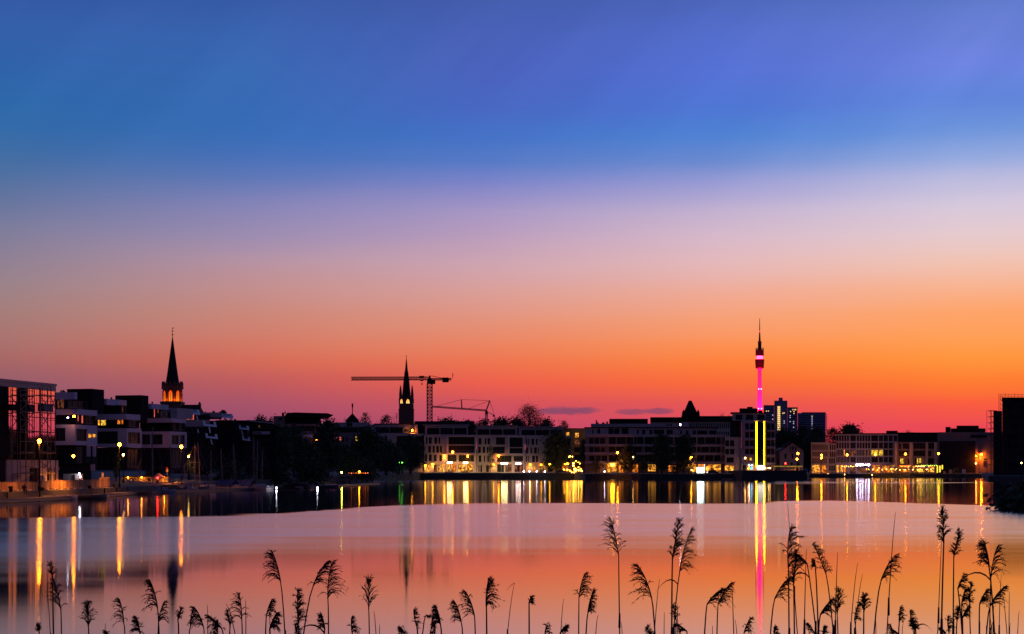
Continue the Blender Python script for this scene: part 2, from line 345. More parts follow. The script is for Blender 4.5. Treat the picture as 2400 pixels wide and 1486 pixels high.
# near shore under the reeds and the camera
w = MB(); rows = [(-40, 2.3), (-6, 1.9), (-1, 1.6), (3, .5), (6, .05), (10, -.5), (14, -1.2)]
random.seed(3)
xs = [i * 1.5 for i in range(-20, 21)]
for (ya, za), (yb, zb) in zip(rows, rows[1:]):
    for a, b in zip(xs, xs[1:]):
        f = lambda x, y, z: (x, y + .4 * math.sin(x * .9 + y), z + .08 * math.sin(x * 1.7 + y * .8))
        w.quad(f(a, ya, za), f(b, ya, za), f(b, yb, zb), f(a, yb, zb))
tag(w.build('shore', mat('shore_soil', (.05, .045, .03), .95, .4, 3.0), None, True), 'low muddy bank below the reeds', kind='structure')
# ------------------------------------------------------------------ building kit
M_glass = mat('dark_glass', (.012, .010, .014), .5, .3, .3, spec=.12, rnd=.5)
M_frame = mat('window_frame', (.05, .045, .045), .5)
M_plaster = mat('pale_render', (.40, .31, .31), .85, .12, .25)
M_white = mat('white_render', (.46, .41, .50), .8, .10, .25)
M_bright = mat('bright_white_paint', (.85, .82, .84), .6, .06, .4)
M_stone = mat('sand_stone', (.46, .38, .30), .85, .14, .3)
M_brown = mat('brown_render', (.22, .15, .14), .85, .18, .25)
M_dark = mat('dark_cladding', (.028, .025, .028), .95, .25, .4, spec=.1)
M_black = mat('black_metal', (.014, .013, .014), .95, .2, 2.0, spec=.1)
M_roof = mat('roof_felt', (.02, .016, .018), .98, .3, .5, spec=.05)
M_grey = mat('grey_metal', (.22, .22, .23), .45, .2, 2.0, metal=.3)
M_brick = mat('dark_brick', (.17, .06, .042), .9, .35, 1.2)
M_ochre = mat('ochre_render', (.55, .30, .07), .85, .12, .3)
E_warm = emit('lit_room_warm', (255, 172, 62), 1.25, .8, 3.0, (150, 66, 12))
E_orange = emit('lit_room_orange', (255, 140, 44), 1.0, .6, 2.5, (150, 56, 12))
E_yellow = emit('lit_room_yellow', (255, 214, 70), 1.0, .45, 3.0, (190, 120, 20))
E_dim = emit('lit_room_dim', (226, 130, 90), .22, .8, 3.0, (90, 36, 20))
E_red = emit('rose_reflection_glow', (255, 110, 90), .75, .4, 3.0)  # reddish reflection in the pane, painted as a glow
E_white = emit('lit_room_white', (255, 246, 226), 2.2, .4, 3.0)
GLASS = {'w': M_glass, 'W': M_glass, 'B': M_glass, 'L': E_warm, 'O': E_orange, 'Y': E_yellow, 'D': E_dim, 'R': E_red, 'V': E_white, 'S': E_warm, 'T': E_orange}
_wm = {}
def win_meshes(w, h, nm, kind):
    k = (round(w, 1), round(h, 1), nm); w, h = max(.3, k[0]), max(.3, k[1])
    if k not in _wm:
        t = min(.09, w * .12); b = MB()
        b.box(-w / 2, -w / 2 + t, -.06, .06, 0, h); b.box(w / 2 - t, w / 2, -.06, .06, 0, h)
        b.box(-w / 2 + t, w / 2 - t, -.06, .06, 0, t); b.box(-w / 2 + t, w / 2 - t, -.06, .06, h - t, h)
        for i in range(nm):
            x = -w / 2 + w * (i + 1) / (nm + 1); b.box(x - t * .4, x + t * .4, -.05, .05, t, h - t)
        _wm[k] = b.mesh('window', M_frame)
    kk = k + (GLASS[kind].name,)
    if kk not in _wm:
        _wm[kk] = MB().box(-w / 2 + .02, w / 2 - .02, -.02, .02, .02, h - .02).mesh('pane', GLASS[kind])
    return _wm[k], _wm[kk]
def window(parent, c, w, h, kind, rz, frame=True):
    nm = 0 if w < 1.5 else max(1, int(round(w / 1.5)) - 1)
    fm, pm = win_meshes(w, h, nm, kind)
    if w < 1.3 or not frame: return place('window', pm, parent, c, rz=rz)
    o = place('window', fm, parent, c, rz=rz)
    p = bpy.data.objects.new('pane', pm); col.objects.link(p); p.parent = o; p.location = (0, .03, 0)
    return o
_rail = {}
def block(parent, pts, z0, z1, ops=None, wall=None, name='wall', dep=.28, roof=None, glasspart=True):
    """storeys on a footprint (counter-clockwise); ops = {edge: [(px0, y0, px1, y1, kind)]} openings read off the photograph"""
    wall = wall or M_plaster; ops = ops or {}; b = MB(); n = len(pts); wins = []
    for i in range(n):
        A, B = Vector(pts[i]), Vector(pts[(i + 1) % n]); d = B - A; L = d.length; d.normalize(); nrm = Vector((d.y, -d.x))
        hol = []
        for (p0, y0, p1, y1, kd) in ops.get(i, []):
            def hit(px):
                k = (px - 1200) / F; den = d.x - k * d.y
                return max(.02, min(L - .02, (k * A.y - A.x) / den))
            s0, s1 = sorted((hit(p0), hit(p1))); D = (A + d * ((s0 + s1) / 2)).y
            za, zb = max(z0 + .02, PZ(y1, D)), min(z1 - .02, PZ(y0, D))
            if s1 - s0 > .1 and zb - za > .1: hol.append((s0, s1, za, zb, kd))
        sc_ = sorted({0.0, L} | {h[0] for h in hol} | {h[1] for h in hol}); zc = sorted({z0, z1} | {h[2] for h in hol} | {h[3] for h in hol})
        P = lambda s, z, o=0.0: (A.x + d.x * s - nrm.x * o, A.y + d.y * s - nrm.y * o, z)
        for sa, sb in zip(sc_, sc_[1:]):
            for za, zb in zip(zc, zc[1:]):
                ms, mz = (sa + sb) / 2, (za + zb) / 2
                if any(h[0] < ms < h[1] and h[2] < mz < h[3] for h in hol): continue
                b.quad(P(sa, za), P(sb, za), P(sb, zb), P(sa, zb))
        rz = math.atan2(d.y, d.x)
        for (sa, sb, za, zb, kd) in hol:
            dp = 1.6 if kd == 'B' else (.8 if kd in 'ST' else dep)
            b.quad(P(sa, za), P(sb, za), P(sb, za, dp), P(sa, za, dp)); b.quad(P(sa, zb, dp), P(sb, zb, dp), P(sb, zb), P(sa, zb))
            b.quad(P(sa, za, dp), P(sa, zb, dp), P(sa, zb), P(sa, za)); b.quad(P(sb, za), P(sb, zb), P(sb, zb, dp), P(sb, za, dp))
            wins.append((P((sa + sb) / 2, za, dp - .07), sb - sa, zb - za, kd, rz))
            if kd == 'B':
                r = MB(); r.bar(P(sa + .05, za + 1.0, .15), P(sb - .05, za + 1.0, .15), .06)
                nb = max(2, int((sb - sa) / .9))
                for j in range(nb + 1):
                    s = sa + .06 + (sb - sa - .12) * j / nb; r.bar(P(s, za, .15), P(s, za + 1.0, .15), .05)
                wins.append(r)
    b.poly([(p[0], p[1], z1) for p in pts])
    o = b.build(name, wall, parent)
    for wd in wins:
        if isinstance(wd, MB): wd.build('railing', M_grey, parent)
        else: window(parent, Vector(wd[0]), wd[1], wd[2], wd[3], wd[4])
    return o
def fr(px0, px1, Y, dep): return [(PX(px0, Y), Y), (PX(px1, Y), Y), (PX(px1, Y + dep), Y + dep), (PX(px0, Y + dep), Y + dep)]
def front(parent, px0, px1, yt, yb, Y, dep=12, ops=None, wall=None, name='wall', **k):
    return block(parent, fr(px0, px1, Y, dep), PZ(yb, Y), PZ(yt, Y), {0: ops or []}, wall, name, **k)
def fbox(parent, name, px0, px1, yt, yb, Y, dep, m):
    z0, z1 = PZ(yb, Y), PZ(yt, Y)
    if dep < 3: return MB().box(PX(px0, Y), PX(px1, Y), Y, Y + dep, z0, z1).build(name, m, parent)
    return MB().prism([(*p, z0) for p in fr(px0, px1, Y, dep)], (0, 0, z1 - z0)).build(name, m, parent)
def bld(name, label, px, Y, cat='building', zb=2.2): return thing(name, label, cat, (PX(px, Y), Y, zb))
# corner blocks of the left bank share one street grid
U, V = Vector((.262, .965)), Vector((-.965, .262))
def cpts(pxc, D, pxl, pxr):
    C = Vector((PX(pxc, D), D))
    def t(px, a): k = (px - 1200) / F; return (k * C.y - C.x) / (a.x - k * a.y)
    tr, tl = t(pxr, U), t(pxl, V); R, L = C + U * tr, C + V * tl
    return [L, C, R, R + V * tl]
def cblock(parent, pxc, D, pxl, pxr, yt, yb, left=None, right=None, wall=None, name='wall', **k):
    return block(parent, cpts(pxc, D, pxl, pxr), PZ(yb, D), PZ(yt, D), {0: left or [], 1: right or []}, wall, name, **k)

# ------------------------------------------------------------------ left bank: glass building under scaffold
M_mirror = mat('mirror_glass', (.92, .88, .88), .03, .02, .3, metal=1.0)
GB = bld('glass_building', 'glass-fronted building mirroring the sunset above a pale concrete ground floor', 60, 205, zb=2.0)
A0, A1 = Vector((PX(-30, 197), 197)), Vector((PX(128, 212), 212)); gd = (A1 - A0); gl = gd.length; gd.normalize(); gn = Vector((gd.y, -gd.x))
def gp(s, z, o=0.0): return Vector((A0.x + gd.x * s + gn.x * o, A0.y + gd.y * s + gn.y * o, z))
def gs(px): k = (px - 1200) / F; return (k * A0.y - A0.x) / (gd.x - k * gd.y)
def gz(px, y): return PZ(y, gp(gs(px), 0).y)
ztop, zcon = gz(60, 893), gz(60, 1078)
b = MB(); b.obox(A0, gd, -gn, gl, 16, zcon, ztop - .9); b.build('core', M_dark, GB)
b = MB(); b.obox(A0 + gn * .16, gd, -gn, gl + .05, 16.2, ztop - .9, ztop - .3); b.obox(A0 + gn * .26, gd, -gn, gl + .12, 16.4, ztop - .3, ztop - .02); b.build('cornice', mat('cornice_metal', (.34, .22, .20), .5, .15, .5), GB)
b = MB(); b.obox(gp(gs(80), 0, -5).xy, gd, -gn, 3.4, 3, ztop, ztop + .45); b.build('roof_hatch', M_black, GB)
# panes in a grid: columns between the black piers
zc = [zcon + .05 + (ztop - .95 - zcon) * i / 5 for i in range(6)]
for (pa, pb, n) in ((11, 45, 4), (57, 94, 4), (95.5, 127, 4)):
    sa, sb = gs(pa), gs(pb)
    for i in range(n):
        for j in range(5):
            s0, s1 = sa + (sb - sa) * i / n + .05, sa + (sb - sa) * (i + 1) / n - .05
            q = MB(); q.obox(gp(s0, 0, .02).xy, gd, gn, s1 - s0, .06, zc[j] + .05, zc[j + 1] - .05); q.build('pane', M_mirror, GB)
for pa, pb in ((-28, 10.5), (45.5, 56.5)):
    q = MB(); q.obox(gp(gs(pa), 0).xy, gd, gn, gs(pb) - gs(pa), .55, zcon, ztop - .95); q.build('pier', M_black, GB)
M_conc = mat('pale_concrete', (.50, .42, .37), .9, .22, .5)
b = MB()
def gbox(pa, pb, za, zb, o=.5, m=None): b.obox(gp(gs(pa), 0).xy, gd, gn, gs(pb) - gs(pa), o, za, zb)
gr = 1.6
for pa, pb in ((8, 61), (84, 101.5), (113, 117.5), (124, 128.5)): gbox(pa, pb, gr, zcon)
zh = gz(90, 1097)
for pa, pb in ((61, 84), (101.5, 113), (117.5, 124)): gbox(pa, pb, zh, zcon)
b.build('ground_floor', M_conc, GB)
for pa, pb in ((61, 84), (101.5, 113), (117.5, 124)):
    q = MB(); q.obox(gp(gs(pa), 0, .02).xy, gd, gn, gs(pb) - gs(pa), .12, gr, zh); q.build('doorway', M_black, GB)
q = MB(); q.obox(gp(gs(-30), 0).xy, gd, gn, gs(8) - gs(-30), .3, gr, zcon); q.build('side_wall', M_dark, GB)
# scaffold in front of it
SCF = thing('scaffold', 'steel tube scaffold with plank decks in front of the mirrored glass building', 'scaffold', gp(gs(50), 1.3, 1.6))
M_tube = mat('scaffold_tube', (.06, .05, .05), .5, .3, 3.0, metal=.4)
pxs = [11, 24, 44, 58, 75, 83, 95]; off = (1.0, 2.1)
tops = {95: 912, 83: 905}
for p_ in pxs:
    for o_ in off:
        q = MB(); q.tube([gp(gs(p_), 1.1, o_), gp(gs(p_), gz(p_, tops.get(p_, 909)), o_)], .045, 5); q.build('upright', M_tube, SCF)
for y_ in (916, 926, 941, 965, 985, 1008, 1035, 1060, 1094, 1108):
    for pa, pb in ((11, 44), (58, 95)):
        z_ = gz((pa + pb) / 2, y_); q = MB()
        q.bar(gp(gs(pa), z_, off[1]), gp(gs(pb), z_, off[1]), .07)
        q.build('ledger', M_tube, SCF)
for y_ in (925, 965, 1010, 1060, 1107):
    for pa, pb in ((11, 44), (58, 95)):
        z_ = gz((pa + pb) / 2, y_) - .12; q = MB(); q.obox(gp(gs(pa), 0, off[0]).xy, gd, gn, gs(pb) - gs(pa), 1.1, z_ - .08, z_); q.build('deck', mat('planks', (.10, .07, .045), .9, .4, 2), SCF)
for pa, pb, ya, yb in ((11, 44, 928, 962), (58, 83, 928, 962), (83, 95, 928, 962), (58, 83, 966, 1006), (11, 44, 966, 1006), (58, 83, 1079, 1106), (58, 83, 1012, 1058)):
    q = MB(); q.bar(gp(gs(pa), gz(pa, ya), off[1]), gp(gs(pb), gz(pb, yb), off[1]), .07); q.bar(gp(gs(pa), gz(pa, yb), off[1]), gp(gs(pb), gz(pb, ya), off[1]), .07); q.build('brace', M_tube, SCF)
q = MB(); q.obox(gp(gs(73), 0, off[0] - .1).xy, gd, gn, gs(95) - gs(73), .9, gz(85, 965), gz(85, 948)); tag(q.build('tarpaulin', mat('tarp', (.10, .09, .17), .6, .5, 1.2, bump=.6)), 'bluish tarpaulin bundle on the scaffold deck', 'tarpaulin')
q = MB(); q.obox(gp(gs(-8), 0, off[0]).xy, gd, gn, gs(30) - gs(-8), 1.0, gz(12, 963), gz(12, 949)); tag(q.build('material_pallet', M_black), 'black covered load on the scaffold beside the first pier', 'load')

# ------------------------------------------------------------------ left bank: stepped white apartment houses
def roofbits(parent, pts_px, D):
    for (p_, yt_, yb_, w_) in pts_px: MB().box(PX(p_ - w_ / 2, D), PX(p_ + w_ / 2, D), D, D + .6, PZ(yb_, D), PZ(yt_, D)).build('roof_vent', M_black, parent)
a = bld('apartment_house', 'stepped white apartment house with black penthouse next to the scaffolded glass building', 180, 255, 'building', 2.2)
cblock(a, 176, 252, 60, 228, 1044, 1102, [(70, 1050, 90, 1095, 'w'), (100, 1050, 125, 1095, 'w'), (134, 1052, 168, 1095, 'w')], [(181, 1048, 200, 1095, 'w'), (212, 1046, 216.5, 1095, 'w')], M_dark)
for x0, x1 in ((203, 211), (217, 224)): MB().box(PX(x0, 250), PX(x1, 250), 250, 250.3, PZ(1070, 250), PZ(1045, 250)).build('wall_panel', M_white, a)
cblock(a, 175, 251, 60, 228, 995, 1043, [(70, 1003, 110, 1034, 'W'), (124, 1003, 153, 1034, 'W')], [(179, 1005, 205, 1034, 'W'), (207, 1017, 216, 1026, 'L'), (217.5, 1017, 226, 1025, 'L')], M_white)
cblock(a, 178, 254, 60, 224, 972, 995, [(64, 974, 120, 994, 'W'), (126, 974, 158, 994, 'W'), (161, 974, 176, 994, 'W')], [(182, 973, 187, 987, 'R'), (191, 970, 197, 992, 'R'), (200, 974, 222, 993, 'W')], M_dark)
cblock(a, 182, 252, 60, 228, 959, 972, None, None, M_white, 'balcony_band')
cblock(a, 150, 257, 60, 205, 936, 959, [(70, 940, 125, 957, 'W'), (133, 938, 139, 957, 'D'), (140.5, 936.5, 151, 957, 'D')], [(153, 940, 157, 957, 'w'), (160, 940, 200, 957, 'W')], M_dark)
cblock(a, 175, 253, 60, 181, 919, 935.8, None, None, M_white, 'roof_band')
cblock(a, 215, 268, 157, 244, 911, 975, None, None, M_black, 'penthouse')
roofbits(a, ((142, 915, 920, 2), (147, 914, 920, 2), (150, 916, 920, 1.5)), 256)
a = bld('apartment_house', 'stepped white apartment house with a cluttered lit corner window, second from the glass building', 280, 272, 'building', 2.2)
cblock(a, 297, 270, 222, 332, 1049, 1102, [(226, 1054, 250, 1095, 'w'), (258, 1054, 290, 1095, 'w')], [(299, 1054, 328, 1095, 'w')], M_dark)
cblock(a, 297, 268, 222, 332, 1003.5, 1048, [(226, 1011, 276, 1040, 'W')], [(300, 1013, 329, 1040, 'W')], M_white)
cblock(a, 299, 271, 224, 327, 983.5, 1003, [(228, 977, 233.5, 997, 'L'), (235, 977, 248, 997, 'Y'), (254, 980, 270, 1002, 'W'), (274, 979.5, 281.5, 994, 'O'), (283, 980, 288.5, 994, 'O'), (290, 985, 297, 1002, 'w')], [(302, 984, 325, 1001, 'W')], M_dark)
cblock(a, 296, 268, 224, 329, 970, 983.3, None, None, M_white, 'balcony_band')
cblock(a, 284, 276, 210, 297, 949.5, 970, [(214, 952, 270, 969, 'W'), (274, 950, 279, 968, 'w')], [(286, 951, 291, 967, 'D')], M_dark)
cblock(a, 250, 274, 158, 297, 934.5, 949, None, None, M_white, 'roof_band')
cblock(a, 330, 290, 270, 348, 926, 990, None, None, M_black, 'penthouse')
roofbits(a, ((260, 931, 936, 2),), 276)
a = bld('apartment_house', 'stepped white apartment house right below the first church spire', 395, 295, 'building', 2.2)
cblock(a, 401, 292, 326, 438, 1050, 1102, [(330, 1054, 352, 1095, 'w'), (360, 1054, 394, 1095, 'w')], [(404, 1054, 434, 1095, 'w')], M_dark)
cblock(a, 399, 290, 326, 438, 1011, 1049.5, [(332, 1018, 352, 1042, 'W'), (354, 1018, 381, 1042, 'W')], [(402, 1019, 420, 1042, 'W'), (422, 1019, 434, 1042, 'W')], M_white)
cblock(a, 403, 294, 328, 434, 988, 1010.5, [(332, 990, 360, 1009, 'W'), (364, 990, 398, 1009, 'W')], [(405, 990, 418, 1008, 'w'), (420, 990, 432, 1008, 'W')], M_dark)
cblock(a, 403, 291, 328, 436, 980, 990, None, None, M_white, 'balcony_band')
cblock(a, 357, 299, 320, 400, 958, 980, [(324, 960, 350, 979, 'W')], [(361, 958, 365, 978, 'R'), (370, 958, 373, 968, 'R'), (376, 961, 398, 979, 'W')], M_dark)
cblock(a, 355, 297, 322, 395, 946, 958, None, None, M_white, 'roof_band')
cblock(a, 415, 312, 385, 452, 956, 980, None, None, M_plaster, 'upper_wall')
q = MB()
for i in range(4):
    q.bar(PT(377 + i * 13, 974, 296), PT(377 + i * 13, 965, 296), .12)
q.bar(PT(377, 965, 296), PT(416, 966, 296), .15); q.build('terrace_railing', M_grey, a)
roofbits(a, ((356, 941, 947, 2),), 299)
# terrace house with tilted white balcony frames
def tilt_frame(parent, px0, px1, y0, y1, D, open_top=True, panel=False):
    """slanting white balcony front: broad lower board and two raked side boards"""
    h = (y1 - y0); lean = h * .18
    P0, P1, P2, P3 = PT(px0, y0, D + .8), PT(px1, y0 + h * .18, D + .8), PT(px1 + lean, y1, D), PT(px0 + lean * .8, y1 - h * .18, D)
    def board(a0, a1, w):
        q = MB(); dn = (P3 - P0).normalized(); th = Vector((0, .25, 0))
        pts = [a0, a1, a1 + w, a0 + w]; q.prism([p for p in pts], th); return q
    up0, up1 = (P0 - P3), (P1 - P2)
    board(P3, P2, up1 * .42).build('balcony_board', M_bright, parent)
    sd = (P2 - P3).normalized() * .42
    for base, up in ((P3, up0), (P2 - sd, up1)):
        q = MB(); q.prism([base + up * .40, base + sd + up * .40, base + sd + up, base + up], Vector((0, .25, 0))); q.build('balcony_side', M_bright, parent)
    if panel:
        q = MB(); q.prism([P3 + up0 * .42 + sd, P2 + up1 * .42 - sd, P2 + up1 * .95 - sd, P3 + up0 * .95 + sd], Vector((0, .12, 0))); q.build('glass_balustrade', M_mirror, parent)
a = bld('terrace_house', 'dark terraced apartment house with tilted bright white balcony fronts', 480, 330, 'building', 2.2)
front(a, 434, 508, 1016, 1100, 330, 14, [(440, 1030, 470, 1050, 'W'), (476, 1030, 500, 1050, 'W'), (440, 1060, 470, 1085, 'W')], M_dark)
front(a, 434, 492, 984, 1000, 331, 14, None, M_plaster, 'parapet'); front(a, 434, 496, 1000, 1016, 330.5, 14, [(440, 1003, 462, 1014, 'W')], M_dark)
front(a, 434, 492, 971, 984, 332, 12, [(436, 972, 446, 983.5, 'R'), (447.8, 972, 454.5, 983.5, 'R'), (460, 972, 486, 983, 'W')], M_dark)
front(a, 434, 520, 966.5, 978.5, 340, 12, None, M_plaster, 'upper_wall')
fbox(a, 'rear_wall', 434, 560, 986, 1100, 345, 4, M_dark)
tilt_frame(a, 435, 466, 957.5, 973, 329, panel=True); tilt_frame(a, 475, 505, 986, 1001, 329); tilt_frame(a, 481, 508, 1015, 1029, 329)
for p0, y0, p1, y1 in ((461, 974, 463.5, 986), (463, 1006, 465.5, 1015), (490, 1001, 493, 1015), (494.5, 1030, 497.5, 1042)):
    MB().bar(PT(p0, y0, 329), PT(p1, y1, 329), .22).build('raking_post', M_bright, a)
roofbits(a, ((500, 963, 967, 5), (480, 964, 967, 1.5), (516, 964, 967, 4)), 341)
q = MB(); q.prism([PT(516, 968, 341), PT(525, 967, 341), PT(520, 960, 341)], Vector((0, 4, 0))); q.build('roof_gable', M_roof, a)
a = bld('terrace_house', 'farther terraced house with small tilted white balcony fronts behind the bare masts', 550, 345, 'building', 2.2)
front(a, 508, 640, 1020, 1100, 350, 14, [(520, 1030, 545, 1050, 'W'), (552, 1030, 580, 1050, 'W'), (590, 1030, 630, 1050, 'W')], M_dark)
front(a, 500, 585, 1000, 1020, 352, 14, [(540, 1004, 560, 1018, 'W'), (562, 1004, 580, 1018, 'W')], M_brown)
front(a, 505, 580, 985, 1000, 355, 14, [(524, 981, 528, 985.5, 'w'), (525, 986, 534, 993, 'R'), (540, 988, 570, 999, 'W')], M_dark)
fbox(a, 'rear_wall', 500, 645, 1001, 1100, 366, 4, M_dark)
tilt_frame(a, 518, 544, 967.5, 981.5, 349, panel=True); tilt_frame(a, 559, 582, 996, 1008, 349); tilt_frame(a, 567, 585, 1022, 1034, 349)
for p0, y0, p1, y1 in ((515, 982, 518, 994), (540, 982, 543, 994), (566, 1008, 569, 1021)):
    MB().bar(PT(p0, y0, 349), PT(p1, y1, 349), .24).build('raking_post', M_bright, a)
front(a, 580, 640, 986, 1006, 353, 14, [(586, 992, 604, 1004, 'W'), (606, 997, 609, 1002, 'D'), (612, 992, 618, 1004, 'w'), (620, 999, 638, 1004, 'W')], M_dark, 'upper_wall')
MB().bar(PT(580, 985.5, 352.5), PT(639, 991.5, 352.5), .3).build('roof_edge', M_plaster, a)
front(a, 591, 612, 1010, 1019, 349, 14, None, M_brown, 'parapet'); front(a, 612, 633, 1011, 1018, 348.6, 13, None, M_white, 'parapet')
# flat-topped house with a big overhanging wedge roof
a = bld('wedge_roof_house', 'house with a long black overhanging wedge roof behind the dark trees', 700, 470, 'house', 2.2)
front(a, 641, 762, 994, 1100, 470, 16, [(662, 1000, 680, 1012, 'w'), (690, 998, 738, 1011, 'W'), (740, 1000, 752, 1011, 'w'), (700, 1030, 722, 1048, 'W'), (736, 1036, 746, 1060, 'D'), (735, 1016, 752, 1026, 'W')], M_brown)
front(a, 641, 668, 975, 993.5, 474, 14, [(654, 978, 661, 986, 'w')], M_brown, 'upper_wall'); front(a, 667, 752, 978, 993.5, 476, 12, [(672, 980, 748, 993, 'W')], M_dark, 'upper_storey')
q = MB(); D = 472; q.prism([PT(665, 978, D), PT(752, 978, D), PT(768, 968.5, D), PT(690, 966.5, D), PT(672, 968, D)], Vector((0, 16, 0))); q.build('roof', M_black, a)
roofbits(a, ((663, 967, 975, 5), (668, 964, 970, 2), (675, 966, 970, 1.5)), 478)
q = MB()
for i in range(5): q.box(PX(691 + i * 8.4, 468), PX(698.6 + i * 8.4, 468), 468, 468.1, PZ(1026, 468), PZ(1018.5, 468))
q.build('balcony_glass', mat('frosted_glass', (.42, .45, .60), .25, .2, .6), a)
a = bld('house', 'low reddish house with one glowing window and one rose window behind the dark trees', 815, 600, 'house', 2.2)
front(a, 790, 866, 1014, 1100, 600, 14, [(795, 1024, 799.5, 1032, 'R'), (803, 1024, 807, 1036, 'w'), (812, 1024, 815, 1036, 'w'), (833, 1022.5, 838.5, 1033, 'Y'), (802, 1042, 806, 1056, 'w'), (811, 1042, 816, 1056, 'w'), (821, 1042, 826, 1056, 'w')], M_brown)
front(a, 784, 868, 1001, 1013.8, 601, 13, [(789, 1006, 818, 1013, 'W'), (828, 1006, 846, 1013, 'w')], M_dark, 'upper_storey')
front(a, 786, 866, 990, 1001, 606, 13, [(812, 991, 826, 1000, 'w')], M_plaster, 'attic_storey')
# ------------------------------------------------------------------ far quay, middle row
YC = 690
a = bld('office_block', 'pale corner block with a lamp-lit roof terrace behind the dark trees', 930, YC)
front(a, 876, 994, 1016, 1107, YC, 14, [(886, 1023, 890, 1038, 'w'), (891.5, 1023, 897.5, 1038, 'w'), (901, 1023, 907, 1038, 'w'), (929, 1022, 970, 1057, 'B'), (972, 1022, 990, 1039, 'B'), (972, 1045, 990, 1057, 'W'), (900, 1066, 908, 1082, 'w'), (950, 1066, 960, 1082, 'w')], M_plaster)
front(a, 879, 979, 994, 1015.8, YC + 3, 11, [(881, 1001, 912, 1015, 'W'), (913, 1001, 944, 1015, 'W'), (946, 1002, 973, 1015, 'D')], M_plaster, 'penthouse')
front(a, 862, 880, 995, 1030, YC + 4, 9, None, M_plaster, 'stair_wall')
fbox(a, 'roof_edge', 876, 982, 992.4, 994, YC + 2.4, 12.4, M_roof)
a = bld('office_block', 'pale waterfront block with rows of tall windows and lit cafe front below the crane', 1050, YC)
front(a, 990, 1116.5, 1019, 1107.5, YC, 14, [(998, 1025, 1002, 1040, 'w'), (1005, 1025, 1012, 1040, 'w'), (1018, 1025, 1024.5, 1040, 'w'), (1027.5, 1025, 1031.6, 1040, 'w'),
  (1003.5, 1045, 1010, 1061, 'w'), (1014, 1045, 1019, 1061, 'w'), (1022, 1045, 1029, 1061, 'w'), (1031, 1045, 1036, 1061, 'w'), (996, 1066, 1001, 1081, 'w'), (1005, 1066, 1012, 1081, 'w'), (1016.5, 1066, 1023.2, 1081, 'w'), (1030, 1066, 1036, 1081, 'w'),
  (1051, 1024, 1114, 1042, 'W'), (1051, 1044, 1114, 1061, 'B'), (1049, 1066, 1070, 1082, 'W'), (1075, 1066, 1111, 1082, 'W'),
  (1000, 1090, 1006, 1106, 'L'), (1017, 1089, 1024, 1106, 'D'), (1027, 1089, 1035, 1106, 'L'), (1037, 1087, 1042, 1106, 'L'), (1046, 1088, 1056, 1106, 'S'), (1057.5, 1088, 1069, 1106, 'T'), (1074, 1088, 1090, 1106, 'S'), (1091, 1088, 1108, 1106, 'S')], M_plaster)
front(a, 996, 1097, 997, 1018.8, YC + 3, 10, [(1001, 1003, 1030, 1018, 'W'), (1032, 1003, 1062, 1018, 'W'), (1064, 1003, 1094, 1018, 'W')], M_plaster, 'penthouse')
fbox(a, 'roof_edge', 992, 1100, 995, 997, YC + 2.2, 12, M_plaster)
for p0, p1, y0, y1 in ((1046, 1050, 1020.5, 1066), (1112.5, 1116, 1020.5, 1066), (1050.2, 1112.3, 1020.5, 1023), (1050.2, 1112.3, 1062.5, 1065)): fbox(a, 'bay_frame', p0, p1, y0, y1, YC - .6, .6, M_white)
a = bld('office_block', 'middle pale waterfront block with two square bays and bright white canopy lights', 1170, YC)
front(a, 1118, 1230, 1019.7, 1107.5, YC, 14, [(1122, 1026.7, 1128.5, 1041.6, 'w'), (1136, 1026.7, 1140, 1041.6, 'w'), (1142.5, 1026.7, 1148.5, 1041.6, 'w'), (1162.6, 1025, 1183.6, 1042, 'W'), (1194.5, 1025.5, 1225, 1048, 'W'), (1194.5, 1050, 1225, 1062.6, 'B'),
  (1120.6, 1047, 1127, 1061.7, 'w'), (1131.5, 1047, 1137, 1061.7, 'w'), (1140.6, 1047, 1144, 1061.7, 'w'), (1155, 1047, 1183, 1062, 'B'), (1122, 1067.5, 1128, 1082.7, 'w'), (1134, 1067.5, 1137, 1082.7, 'w'), (1142, 1067.5, 1147, 1082.7, 'w'),
  (1165, 1068, 1199, 1083, 'W'), (1165, 1088, 1181, 1106.5, 'W'), (1184, 1088, 1199, 1106.5, 'D'), (1204, 1068.7, 1226, 1081, 'W'), (1206, 1088, 1226, 1106.5, 'D'), (1121, 1090, 1124, 1106.5, 'D'), (1126, 1090, 1130, 1106.5, 'w'), (1139, 1090, 1146, 1106.5, 'w')], M_plaster)
front(a, 1117, 1212, 999.5, 1019.5, YC + 3, 10, [(1119, 1006, 1147, 1019, 'W'), (1149, 1006, 1177, 1019, 'W'), (1179, 1006, 1208, 1019, 'W')], M_plaster, 'penthouse')
fbox(a, 'roof_edge', 1115, 1214, 997.5, 999.5, YC + 2.2, 12, M_plaster)
for p0, p1, y0, y1 in ((1190.5, 1193.8, 1021, 1066), (1226, 1229, 1021, 1066), (1194, 1225.8, 1021, 1024), (1194, 1225.8, 1063, 1066)): fbox(a, 'bay_frame', p0, p1, y0, y1, YC - .6, .6, M_white)
a = bld('office_block', 'pale waterfront block half hidden by a tall poplar, left of the ochre house', 1280, YC)
